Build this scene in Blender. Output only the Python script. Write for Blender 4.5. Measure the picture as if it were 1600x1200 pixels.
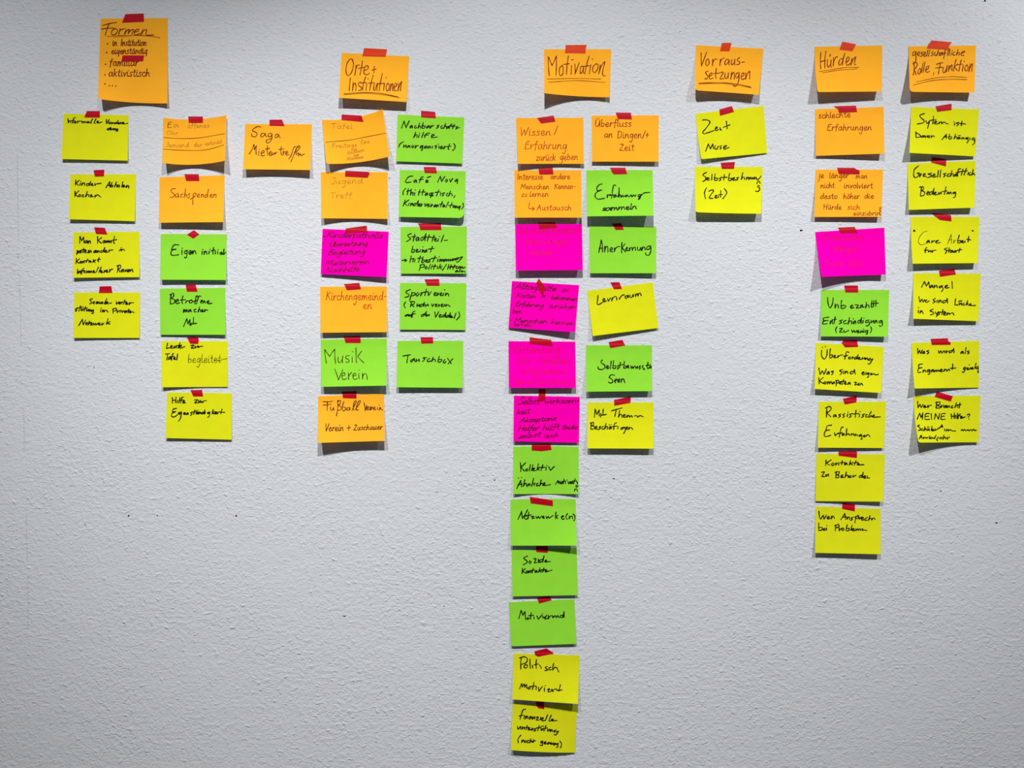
import bpy, bmesh, math, random
from mathutils import Vector

# ------------------------------------------------------------------ set-up
C = bpy.context.scene.collection
for o in list(bpy.data.objects):
    bpy.data.objects.remove(o)
scn = bpy.context.scene
scn.view_settings.view_transform = 'Standard'
scn.view_settings.look = 'None'
scn.view_settings.gamma = 1.0
scn.view_settings.exposure = 0.0
scn.view_settings.use_curve_mapping = False

D = 1.55            # camera to wall, metres
ZC = 1.55           # height of the picture centre above the floor
cam_d = bpy.data.cameras.new('camera')
cam_d.sensor_width = 36.0
cam_d.lens = 36.0 * D / 1.6
cam = bpy.data.objects.new('camera', cam_d)
cam.location = (0, -D, ZC)
cam.rotation_euler = (math.pi / 2, 0, 0)
C.objects.link(cam)
scn.camera = cam

world = bpy.data.worlds.new('world')
scn.world = world
world.use_nodes = True
bg = world.node_tree.nodes['Background']
bg.inputs[0].default_value = (0.74, 0.88, 1.0, 1)
bg.inputs[1].default_value = 0.08

LZ, LY = 2.85, -1.30                    # ceiling spotlights in a row along the wall


def spot(x, y, z, tx, tz, watts, size, blend, radius, col):
    d = bpy.data.lights.new('ceiling_spot', 'SPOT')
    d.energy = watts
    d.spot_size = math.radians(size)
    d.spot_blend = blend
    d.shadow_soft_size = radius
    d.color = col
    o = bpy.data.objects.new('ceiling_spot', d)
    o.location = (x, y, z)
    o.rotation_euler = (Vector((tx, 0, tz)) - o.location).to_track_quat('-Z', 'Y').to_euler()
    C.objects.link(o)


LC = (1.0, 0.985, 0.97)
spot(-0.549, LY, LZ, -1.02, 0.68, 97, 82, 1.0, 0.012, LC)
spot(0.006, LY, LZ, 0.010, 1.44, 98, 60.5, 1.0, 0.012, LC)
spot(1.057, LY, LZ, 1.177, 1.36, 104, 86, 1.0, 0.012, LC)


# ------------------------------------------------------------------ helpers
def lin(c):
    return tuple((v / 255 / 12.92) if v <= 10 else ((v / 255 + 0.055) / 1.055) ** 2.4 for v in c) + (1.0,)


def P3(px, py, d):
    """a point seen at photo pixel (px,py), standing d metres off the wall (1 px = 1 mm on the wall)"""
    k = (D - d) / D
    return Vector(((px - 800) / 1000 * k, -d, ZC + (600 - py) / 1000 * k))


def mat(name, rgb, rough=0.75, spec=0.2):
    m = bpy.data.materials.new(name)
    m.use_nodes = True
    b = m.node_tree.nodes['Principled BSDF']
    b.inputs['Base Color'].default_value = lin(rgb)
    b.inputs['Roughness'].default_value = rough
    b.inputs['Specular IOR Level'].default_value = spec
    return m


def paper_mat(name, rgb, glow=0, spec=0.05):
    """coloured note paper: faint fibre mottling, a soft grain, a little light let through"""
    m = mat(name, rgb, 0.8, spec)
    nt = m.node_tree
    N, L = nt.nodes, nt.links
    b = N['Principled BSDF']
    out = N['Material Output']
    tc = N.new('ShaderNodeTexCoord')
    n = N.new('ShaderNodeTexNoise')
    n.inputs['Scale'].default_value = 45
    n.inputs['Detail'].default_value = 3
    L.new(tc.outputs['Object'], n.inputs['Vector'])
    mx = N.new('ShaderNodeMixRGB')
    mx.blend_type = 'MIX'
    c = lin(rgb)
    mx.inputs['Color1'].default_value = tuple(v * 0.93 for v in c[:3]) + (1,)
    mx.inputs['Color2'].default_value = tuple(min(1, v * 1.06) for v in c[:3]) + (1,)
    L.new(n.outputs['Fac'], mx.inputs['Fac'])
    L.new(mx.outputs['Color'], b.inputs['Base Color'])
    n2 = N.new('ShaderNodeTexNoise')
    n2.inputs['Scale'].default_value = 900
    L.new(tc.outputs['Object'], n2.inputs['Vector'])
    bp = N.new('ShaderNodeBump')
    bp.inputs['Strength'].default_value = 0.08
    bp.inputs['Distance'].default_value = 0.0005
    L.new(n2.outputs['Fac'], bp.inputs['Height'])
    L.new(bp.outputs['Normal'], b.inputs['Normal'])
    if glow:                               # fluorescent pigment: sends back more red than falls on it
        gm = N.new('ShaderNodeMixRGB')
        gm.blend_type = 'MULTIPLY'
        gm.inputs['Fac'].default_value = 1
        gm.inputs['Color2'].default_value = (glow, 1, 1, 1)
        L.new(mx.outputs['Color'], gm.inputs['Color1'])
        L.new(gm.outputs['Color'], b.inputs['Base Color'])
    tr = N.new('ShaderNodeBsdfTranslucent')
    L.new(mx.outputs['Color'], tr.inputs['Color'])
    ms = N.new('ShaderNodeMixShader')
    ms.inputs['Fac'].default_value = 0.06
    L.new(b.outputs['BSDF'], ms.inputs[1])
    L.new(tr.outputs['BSDF'], ms.inputs[2])
    L.new(ms.outputs['Shader'], out.inputs['Surface'])
    return m


def tape_mat(name, rgb, glass):
    """coloured film tape that lets some of what is below show through"""
    m = mat(name, rgb, 0.5, 0.12)
    nt = m.node_tree
    N, L = nt.nodes, nt.links
    tr = N.new('ShaderNodeBsdfTransparent')
    tr.inputs['Color'].default_value = lin(glass)
    ms = N.new('ShaderNodeMixShader')
    ms.inputs['Fac'].default_value = 0.12
    L.new(N['Principled BSDF'].outputs['BSDF'], ms.inputs[1])
    L.new(tr.outputs['BSDF'], ms.inputs[2])
    L.new(ms.outputs['Shader'], N['Material Output'].inputs['Surface'])
    return m


PAPER = {'o': paper_mat('orange_paper', (255, 190, 46), 1.2),
         'y': paper_mat('yellow_paper', (238, 240, 30), 0, 0.02),
         'g': paper_mat('green_paper', (154, 234, 62)),
         'p': paper_mat('pink_paper', (255, 0, 190), 1.15, 0.0)}
TAPE = {'r': tape_mat('crimson_tape', (202, 4, 36), (255, 16, 30)),
        'o': tape_mat('orange_red_tape', (238, 66, 12), (255, 90, 20))}
#        colour, pen width px, slant, joined-up, jitter
PEN = {'hd': ((118, 26, 2), 1.55, 0.12, False, 0.03),
       'rd': ((182, 54, 4), 1.2, 0.10, False, 0.03),
       'dr': ((146, 32, 6), 1.25, 0.10, False, 0.03),
       'bk': ((9, 9, 9), 1.88, 0.20, True, 0.07),
       'bp': ((6, 16, 8), 1.85, 0.30, False, 0.07),
       'bt': ((28, 24, 10), 1.0, 0.08, False, 0.03),
       'bn': ((72, 20, 6), 1.4, 0.15, False, 0.03),
       'ol': ((52, 40, 4), 1.4, 0.05, False, 0.03),
       'pc': ((176, 112, 34), 0.85, 0.05, False, 0.03),
       'pd': ((96, 48, 10), 1.0, 0.05, False, 0.03),
       'pm': ((132, 0, 58), 1.4, 0.40, True, 0.05),
       'pf': ((228, 0, 78), 1.1, 0.08, False, 0.04)}
INK = {k: mat('ink_' + n, PEN[k][0], 0.6, 0.1) for k, n in
       dict(hd='dark_red', rd='red_brown', dr='deep_red', bk='black', bp='green_black', bt='grey_black',
            bn='brown', ol='olive', pc='pencil', pd='pencil_line', pm='maroon', pf='faint_red').items()}


def link(name, verts, faces, mats, parent=None, fm=None, smooth=False):
    me = bpy.data.meshes.new(name)
    me.from_pydata(verts, [], faces)
    for m in mats:
        me.materials.append(m)
    if fm:
        me.polygons.foreach_set('material_index', fm)
    if smooth:
        me.polygons.foreach_set('use_smooth', [True] * len(me.polygons))
    me.update()
    o = bpy.data.objects.new(name, me)
    C.objects.link(o)
    if parent:
        o.parent = parent
    return o


def box(name, lo, hi, m, parent=None):
    x0, y0, z0 = lo
    x1, y1, z1 = hi
    v = [(x0, y0, z0), (x1, y0, z0), (x1, y1, z0), (x0, y1, z0), (x0, y0, z1), (x1, y0, z1), (x1, y1, z1), (x0, y1, z1)]
    f = [(0, 3, 2, 1), (4, 5, 6, 7), (0, 1, 5, 4), (1, 2, 6, 5), (2, 3, 7, 6), (3, 0, 4, 7)]
    return link(name, v, f, [m], parent)


# ------------------------------------------------------------------ the room
def wall_mat():
    m = mat('white_painted_roughcast', (223, 227, 233), 0.85, 0.1)
    nt = m.node_tree
    N, L = nt.nodes, nt.links
    b = N['Principled BSDF']
    tc = N.new('ShaderNodeTexCoord')

    def noise(scale, detail, vec, rough=0.5, dist=0.0):
        mp = N.new('ShaderNodeMapping')
        mp.inputs['Scale'].default_value = vec
        L.new(tc.outputs['Object'], mp.inputs['Vector'])
        n = N.new('ShaderNodeTexNoise')
        n.inputs['Scale'].default_value = scale
        n.inputs['Detail'].default_value = detail
        n.inputs['Roughness'].default_value = rough
        n.inputs['Distortion'].default_value = dist
        L.new(mp.outputs['Vector'], n.inputs['Vector'])
        return n.outputs['Fac']

    def mth(op, a, bb):
        q = N.new('ShaderNodeMath')
        q.operation = op
        for i, s in ((0, a), (1, bb)):
            if isinstance(s, (int, float)):
                q.inputs[i].default_value = s
            else:
                L.new(s, q.inputs[i])
        return q.outputs[0]
    fine = noise(330, 2.0, (1, 1, 1.15), 0.6)             # the grains in the paint
    mid = noise(135, 2.0, (1, 1, 1.3), 0.6, 0.2)          # clumps of grains
    soft = noise(40, 2.0, (1, 1, 1), 0.5)                 # trowel unevenness
    big = noise(6.0, 2.0, (1, 1, 1), 0.5)                 # where the roughcast is thicker
    rise = N.new('ShaderNodeMapRange')                    # single crumbs standing out
    rise.inputs['From Min'].default_value = 0.60
    rise.inputs['From Max'].default_value = 0.80
    L.new(noise(120, 1.0, (1, 1, 1.2)), rise.inputs['Value'])
    h = mth('ADD', mth('MULTIPLY', fine, 0.40), mth('MULTIPLY', mid, 0.72))
    h = mth('ADD', h, mth('MULTIPLY', rise.outputs[0], 0.42))
    h = mth('MULTIPLY', h, mth('ADD', mth('MULTIPLY', big, 1.3), 0.25))
    h = mth('ADD', h, mth('MULTIPLY', soft, 0.4))
    bp = N.new('ShaderNodeBump')
    bp.inputs['Strength'].default_value = 0.66
    bp.inputs['Distance'].default_value = 0.0030
    L.new(h, bp.inputs['Height'])
    L.new(bp.outputs['Normal'], b.inputs['Normal'])
    return m


WALL = wall_mat()
wall = box('wall_back', (-3.2, 0, 0), (3.2, 0.15, 3.0), WALL)
floor = box('floor', (-3.2, -3.4, -0.1), (3.2, 0.15, 0), mat('grey_floor', (120, 116, 112)))
ceil = box('ceiling', (-3.2, -3.4, 3.0), (3.2, 0.15, 3.1), mat('white_ceiling', (225, 226, 228)))
base = box('baseboard_back', (-3.2, -0.015, 0), (3.2, 0.0, 0.08), mat('white_skirting', (215, 215, 215)))
for o in (wall, floor, ceil, base):
    o['kind'] = 'structure'

# small dark pits in the plaster (real shallow cups on the wall face)
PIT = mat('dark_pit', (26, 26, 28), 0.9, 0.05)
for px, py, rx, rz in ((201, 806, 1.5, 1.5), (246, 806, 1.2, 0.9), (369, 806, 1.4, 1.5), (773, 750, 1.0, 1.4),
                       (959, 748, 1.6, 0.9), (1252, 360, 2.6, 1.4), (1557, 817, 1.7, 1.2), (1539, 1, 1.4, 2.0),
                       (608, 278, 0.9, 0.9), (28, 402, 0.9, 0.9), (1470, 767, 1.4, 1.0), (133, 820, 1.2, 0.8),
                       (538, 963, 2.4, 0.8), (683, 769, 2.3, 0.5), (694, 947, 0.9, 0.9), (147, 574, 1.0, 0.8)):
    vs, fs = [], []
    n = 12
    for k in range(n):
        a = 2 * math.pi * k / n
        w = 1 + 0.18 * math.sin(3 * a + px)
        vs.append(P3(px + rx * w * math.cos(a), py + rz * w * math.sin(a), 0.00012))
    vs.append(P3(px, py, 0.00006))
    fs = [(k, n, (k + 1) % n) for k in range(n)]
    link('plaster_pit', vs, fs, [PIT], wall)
# the hairline seam near the left edge
SEAM = mat('seam_line', (190, 193, 197), 0.9, 0.05)
for pts in (((27, 240), (27.5, 300), (29, 372)), ((31, 430), (32, 490), (33, 540)), ((37, 640), (38, 690), (37.5, 706)),
            ((41, 800), (42, 848), (43, 876)), ((43.5, 900), (44, 940), (43.5, 985))):
    vs, fs = [], []
    for i, (x, y) in enumerate(pts):
        vs += [P3(x - 0.35, y, 0.0001), P3(x + 0.35, y, 0.0001)]
        if i:
            fs.append((2 * i - 2, 2 * i - 1, 2 * i + 1, 2 * i))
    link('wall_seam', vs, fs, [SEAM], wall)

# ------------------------------------------------------------------ handwriting
# single-line letters: y 0 = baseline, 1 = x-height, 2 = ascender / cap; '!' = sharp turn; ';' = pen lifted
G = {}


def glyphs(txt, cap):
    for line in txt.strip().splitlines():
        ch, w, body = line.split(None, 2)
        st = []
        for s in body.split(';'):
            pts = []
            for t in s.split():
                sh = t.endswith('!')
                x, y = t.rstrip('!').split(',')
                pts.append((float(x), float(y), sh))
            st.append(pts)
        G[ch] = (float(w), st, cap)


glyphs('''
a .95 .72,.82 .42,.98 .1,.62 .16,.12 .4,.03 .66,.4 .74,.9! .74,.3 .95,.06
b .8 .1,2 .08,.1! .3,.0 .62,.2 .64,.7 .38,.9 .12,.6
c .75 .66,.8 .42,.98 .1,.6 .18,.12 .46,.0 .75,.22
d .92 .7,.78 .4,.95 .1,.55 .2,.06 .48,.1 .72,.6 .76,2! .74,.3 .92,.05
e .8 .1,.42 .55,.55 .6,.84 .36,1 .1,.62 .16,.12 .45,.0 .8,.25
f .62 .62,1.8 .45,2 .3,1.6 .26,.4 .22,-.25;.02,.95 .6,1.02
g .88 .7,.82 .4,.98 .1,.6 .22,.12 .5,.2 .7,.6 .74,.95! .7,-.4 .45,-1 .1,-.7
h .85 .1,2 .08,.02! .16,.55 .42,.95 .62,.72 .62,.2 .82,.03
i .4 .1,.95 .1,.2 .22,.0 .4,.12;.14,1.5 .18,1.38
j .4 .2,.95 .2,-.5 .0,-.9;.22,1.5 .26,1.38
k .78 .1,2 .08,.02;.62,.98 .12,.45! .36,.4 .68,.02
l .36 .12,2 .1,.25 .2,.02 .36,.12
m 1.3 .08,.95 .08,.02! .16,.6 .38,.96 .54,.72 .55,.04! .64,.65 .86,.96 1.04,.7 1.04,.2 1.24,.05
n .9 .08,.95 .08,.02! .18,.6 .44,.97 .64,.72 .65,.18 .86,.04
o .8 .46,1 .12,.72 .12,.22 .42,.0 .7,.3 .68,.78 .46,1 .52,.92
p .82 .12,.95 .08,-.95;.12,.65 .44,.98 .72,.66 .55,.1 .14,.12
q .85 .7,.82 .4,.98 .1,.6 .22,.12 .5,.2 .7,.6 .74,.95! .74,-.9
r .66 .1,.95 .1,.02! .16,.55 .36,.92 .64,.88
s .66 .58,.86 .34,1 .14,.76 .36,.54 .56,.3 .4,.04 .06,.14
t .62 .28,1.75 .26,.3 .38,.02 .6,.12;.02,1.05 .56,1.1
u .9 .1,.95 .1,.32 .3,.02 .56,.28 .68,.95! .66,.25 .86,.03
v .72 .04,.95 .3,.02! .68,1
w 1.05 .04,.95 .24,.04! .5,.8! .7,.04! 1,1
x .74 .06,.95 .68,.02;.66,.98 .06,.0
y .78 .08,.95 .14,.4 .38,.18 .68,.95! .54,-.4 .2,-1
z .78 .1,.92 .62,.95! .08,.04! .42,.1 .76,.03
ß .8 .1,-.9 .16,1.4 .42,2 .64,1.6 .4,1.1 .72,.65 .55,.05 .28,.05
ä .95 .72,.82 .42,.98 .1,.62 .16,.12 .4,.03 .66,.4 .74,.9! .74,.3 .95,.06;.3,1.6 .32,1.42;.62,1.65 .64,1.47
ö .8 .46,1 .12,.72 .12,.22 .42,.0 .7,.3 .68,.78 .46,1 .52,.92;.26,1.6 .28,1.42;.58,1.65 .6,1.47
ü .9 .1,.95 .1,.32 .3,.02 .56,.28 .68,.95! .66,.25 .86,.03;.2,1.6 .22,1.42;.58,1.65 .6,1.47
é .8 .1,.42 .55,.55 .6,.84 .36,1 .1,.62 .16,.12 .45,.0 .8,.25;.4,1.4 .95,1.9
''', False)
glyphs('''
A 1.1 .02,.0 .5,2! .95,.0;.2,.72 .8,.76
B 1.0 .14,2 .1,.0;.14,1.9 .5,2.02 .78,1.6 .6,1.15 .2,1.02! .62,.98 .86,.55 .62,.08 .1,.02
C 1.0 .9,1.75 .6,2 .18,1.4 .12,.6 .4,.04 .95,.25
D 1.1 .14,1.95 .12,.02;.1,1.9 .6,1.9 .96,1.1 .72,.25 .1,.02
E .95 .8,1.95 .3,1.8! .16,1.1 .12,.05! .45,.0 .85,.12;.16,1.0 .66,1.08
F .95 .3,1.85 .2,.9 .14,-.05;.05,1.75 .5,1.88 .95,1.98;.05,.95 .4,1.0 .75,1.1
G 1.1 .9,1.85 .5,1.9 .14,1.0 .3,.1 .66,.04 .9,.8! .5,.82;.9,.8 .88,.0
H 1.1 .14,1.95 .1,.0;.88,2 .86,.0;.12,.95 .88,1.02
I .4 .2,2 .16,.0
J .8 .3,1.95 .75,2! .66,.6 .36,.0 .08,.3
K 1.0 .14,2 .12,.0;.88,1.9 .16,.95! .4,.85 .9,.0
L .85 .16,2 .1,.08! .5,.0 .84,.16
M 1.35 .06,.0 .2,1.95! .62,.5! 1.06,2! 1.18,.0
N 1.15 .06,.0 .2,1.95! .8,.04! .98,2
O 1.1 .6,2 .18,1.5 .12,.6 .46,.0 .88,.5 .92,1.4 .6,2 .5,1.94
P .95 .14,2 .1,.0;.1,1.9 .55,2.02 .84,1.55 .6,1.05 .16,.95
R 1.0 .14,2 .1,.0;.08,1.88 .52,2.02 .82,1.6 .6,1.1 .18,.98! .5,.7 .9,.0
S .95 .84,1.75 .56,2 .24,1.65 .4,1.15 .76,.7 .66,.15 .3,.0 .04,.25
T 1.0 .5,1.85 .46,.0;.02,1.8 .45,1.88 .98,1.98
U 1.1 .14,1.95 .12,.6 .42,.0 .8,.5 .92,2! .92,.3 .98,.02
V 1.0 .06,1.95 .4,.0! .92,2
W 1.4 .06,1.95 .3,.02! .66,1.4! .9,.02! 1.36,2
Z 1.0 .14,1.85 .6,1.98 .8,1.8! .1,.1! .5,.12 .95,.0
2 .9 .1,1.6 .45,2 .72,1.6 .1,.08! .5,.1 .88,.0
Ä 1.1 .02,.0 .5,1.8! .95,.0;.2,.7 .8,.74;.3,2.25 .32,2.08;.7,2.3 .72,2.12
Ü 1.1 .14,1.75 .12,.6 .42,.0 .8,.5 .92,1.8! .92,.3 .98,.02;.3,2.25 .32,2.05;.66,2.3 .68,2.1
( .5 .42,2.05 .16,1.3 .14,.5 .36,-.3
) .5 .1,2.05 .4,1.4 .4,.5 .06,-.35
/ .6 .6,2 .02,-.1
- .6 .08,.7 .52,.74
+ .8 .4,1.25 .38,.2;.05,.72 .75,.76
. .3 .1,.12 .16,.04
, .3 .18,.2 .06,-.35
? .8 .1,1.55 .4,2 .68,1.6 .34,.95 .3,.6;.28,.2 .3,.1
> 1.4 .05,.6 1.2,.65;.8,1.1 1.25,.65! .8,.2
^ .7 .05,.0 .3,.9 .65,.0
''', True)


def spline(pts, step):
    """smooth pen path through control points (x, y, sharp)"""
    out = []
    n = len(pts)
    if n == 1:
        return [pts[0][:2]]

    def tan(i):
        if pts[i][2] or i in (0, n - 1):
            if i == 0:
                return (0.5 * (pts[1][0] - pts[0][0]), 0.5 * (pts[1][1] - pts[0][1]))
            if i == n - 1:
                return (0.5 * (pts[-1][0] - pts[-2][0]), 0.5 * (pts[-1][1] - pts[-2][1]))
            return (0.0, 0.0)
        return (0.45 * (pts[i + 1][0] - pts[i - 1][0]), 0.45 * (pts[i + 1][1] - pts[i - 1][1]))
    for i in range(n - 1):
        p, q = pts[i], pts[i + 1]
        L = math.hypot(q[0] - p[0], q[1] - p[1])
        k = max(1, min(8, int(L / step + 0.5)))
        a, b = tan(i), tan(i + 1)
        for j in range(k):
            t = j / k
            t2, t3 = t * t, t * t * t
            h = (2 * t3 - 3 * t2 + 1, t3 - 2 * t2 + t, -2 * t3 + 3 * t2, t3 - t2)
            out.append(tuple(h[0] * p[c] + h[1] * a[c] + h[2] * q[c] + h[3] * b[c] for c in (0, 1)))
    out.append(pts[-1][:2])
    return out


def word_strokes(text, x0, y0, x1, y1, cap, xh, pen, rng):
    """control points in photo pixels for one word fitted between its two ends on its baseline"""
    _, _, slant, joined, jit = PEN[pen]
    strokes, cur = [], None
    adv = 0.0
    for ch in text:
        if ch == ' ':
            adv += 0.7
            cur = None
            continue
        w, st, is_cap = G[ch]
        for si, s in enumerate(st):
            pts = [(adv + x + rng.uniform(-jit, jit), y + rng.uniform(-jit, jit), sh) for x, y, sh in s]
            if si == 0 and joined and not is_cap:
                if cur is not None and ch in 'eimnruvwy' and rng.random() < 0.8:
                    cur.extend(pts)
                else:
                    cur = pts
                    strokes.append(cur)
                if ch in 'bfgjkpy':
                    cur = None
            else:
                strokes.append(pts)
                if si == 0:
                    cur = None
        adv += w * (0.94 if joined else 1.0) + (0.0 if joined else 0.1)

    def ym(y):
        return y * xh if y <= 1 else xh + (y - 1) * (cap - xh)
    raw = [[(x, ym(y), sh) for x, y, sh in s] for s in strokes]
    W = x1 - x0
    xs = [p[0] for s in raw for p in s]
    lo, hi = min(xs), max(xs)
    # slant leans letters about the baseline; keep the word between its ends
    k = (W - slant * xh * 0.5) / (hi - lo)
    res = []
    for s in raw:
        o = []
        for x, y, sh in s:
            px = x0 + (x - lo) * k + slant * y
            t = (px - x0) / W
            o.append((px, y0 + (y1 - y0) * t - y, sh))
        res.append(o)
    return res


class Ink:
    def __init__(self, surf, base):
        self.v, self.f, self.m, self.mats, self.surf, self.base = [], [], [], [], surf, base

    def slot(self, pen):
        if pen not in self.mats:
            self.mats.append(pen)
        return self.mats.index(pen)

    def add(self, x, y):
        self.v.append(self.surf(x, y) - self.base)
        return len(self.v) - 1

    def disc(self, x, y, r, mi, n=8):
        ids = [self.add(x + r * math.cos(2 * math.pi * k / n), y - r * math.sin(2 * math.pi * k / n)) for k in range(n)]
        self.f.append(ids[::-1])
        self.m.append(mi)

    def path(self, pts, width, pen, rng):
        mi = self.slot(pen)
        p = spline(pts, 1.1)
        q = [p[0]]
        for a in p[1:]:
            if math.hypot(a[0] - q[-1][0], a[1] - q[-1][1]) > 0.08:
                q.append(a)
        r = width / 2
        if len(q) < 2:
            self.disc(q[0][0], q[0][1], r * 1.1, mi)
            return
        self.disc(q[0][0], q[0][1], r, mi)
        self.disc(q[-1][0], q[-1][1], r * 0.85, mi)
        prev = None
        ph = rng.uniform(0, 6)
        for i, (x, y) in enumerate(q):
            a, b = q[max(0, i - 1)], q[min(len(q) - 1, i + 1)]
            dx, dy = b[0] - a[0], b[1] - a[1]
            l = math.hypot(dx, dy)
            if 0 < i < len(q) - 1:
                u = (x - a[0], y - a[1])
                w = (b[0] - x, b[1] - y)
                if u[0] * w[0] + u[1] * w[1] < 0.2 * math.hypot(*u) * math.hypot(*w):
                    self.disc(x, y, r, mi)
                    # end one ribbon, start the next
                    lu = math.hypot(*u)
                    nx, ny = -u[1] / lu, u[0] / lu
                    cur = (self.add(x + nx * r, y + ny * r), self.add(x - nx * r, y - ny * r))
                    self.f.append((prev[0], prev[1], cur[1], cur[0]))
                    self.m.append(mi)
                    lw = math.hypot(*w)
                    nx, ny = -w[1] / lw, w[0] / lw
                    prev = (self.add(x + nx * r, y + ny * r), self.add(x - nx * r, y - ny * r))
                    continue
            if l < 1e-6:
                continue
            rr = r * (0.92 + 0.14 * math.sin(ph + i * 0.5))
            nx, ny = -dy / l * rr, dx / l * rr
            cur = (self.add(x + nx, y + ny), self.add(x - nx, y - ny))
            if prev:
                self.f.append((prev[0], prev[1], cur[1], cur[0]))
                self.m.append(mi)
            prev = cur


# ------------------------------------------------------------------ a taped sticky note
NU, NV = 26, 22


def nums(s):
    return [tuple(float(c) for c in t.split(',')) for t in s.split()]


class Surf:
    def __init__(self, quad, drops, tm, bm, lp, rp, top):
        self.TL, self.TR, self.BR, self.BL = nums(quad)
        zb = ZC + (600 - (self.BL[1] + self.BR[1]) / 2) / 1000
        k = -LY / (LZ - zb)                      # how far a shadow drops for a given lift off the wall
        l, m, r = drops
        if m is None:
            m = (l + r) / 2
        self.lift = [v * k / 1000 for v in (l, m, r)]
        self.top = [v / 1000 for v in top]
        self.tm, self.bm, self.lp, self.rp = tm, bm, lp, rp

    def lx(self, v):
        return self.TL[0] + (self.BL[0] - self.TL[0]) * v ** self.lp

    def rx(self, v):
        return self.TR[0] + (self.BR[0] - self.TR[0]) * v ** self.rp

    def ty(self, u):
        return self.TL[1] + (self.TR[1] - self.TL[1]) * u + self.tm * 4 * u * (1 - u)

    def by(self, u):
        return self.BL[1] + (self.BR[1] - self.BL[1]) * u + self.bm * 4 * u * (1 - u)

    def px(self, u, v):
        a, b = self.lx(v), self.rx(v)
        c, d = self.ty(u), self.by(u)
        return a + (b - a) * u, c + (d - c) * v

    def uv(self, x, y):
        u = v = 0.5
        for _ in range(4):
            a, b = self.lx(max(0, min(1, v))), self.rx(max(0, min(1, v)))
            u = max(-0.2, min(1.2, (x - a) / (b - a)))
            c, d = self.ty(u), self.by(u)
            v = max(-0.4, min(1.2, (y - c) / (d - c)))
        return u, v

    def depth(self, u, v):
        u, v = max(0, min(1, u)), max(0, min(1, v))
        l, m, r = self.lift
        q = l * (1 - u) * (1 - 2 * u) + m * 4 * u * (1 - u) + r * u * (2 * u - 1)
        t = self.top[0] * max(0, 1 - 2.2 * u) ** 1.5 + self.top[1] * max(0, 2.2 * u - 1.2) ** 1.5
        s = max(0, (v - 0.12) / 0.88) ** 1.55
        return 0.0007 + max(0, q) * s + t * (1 - v) ** 1.3 + 0.0002 * math.sin(5 * u + 3 * v) * v


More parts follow.
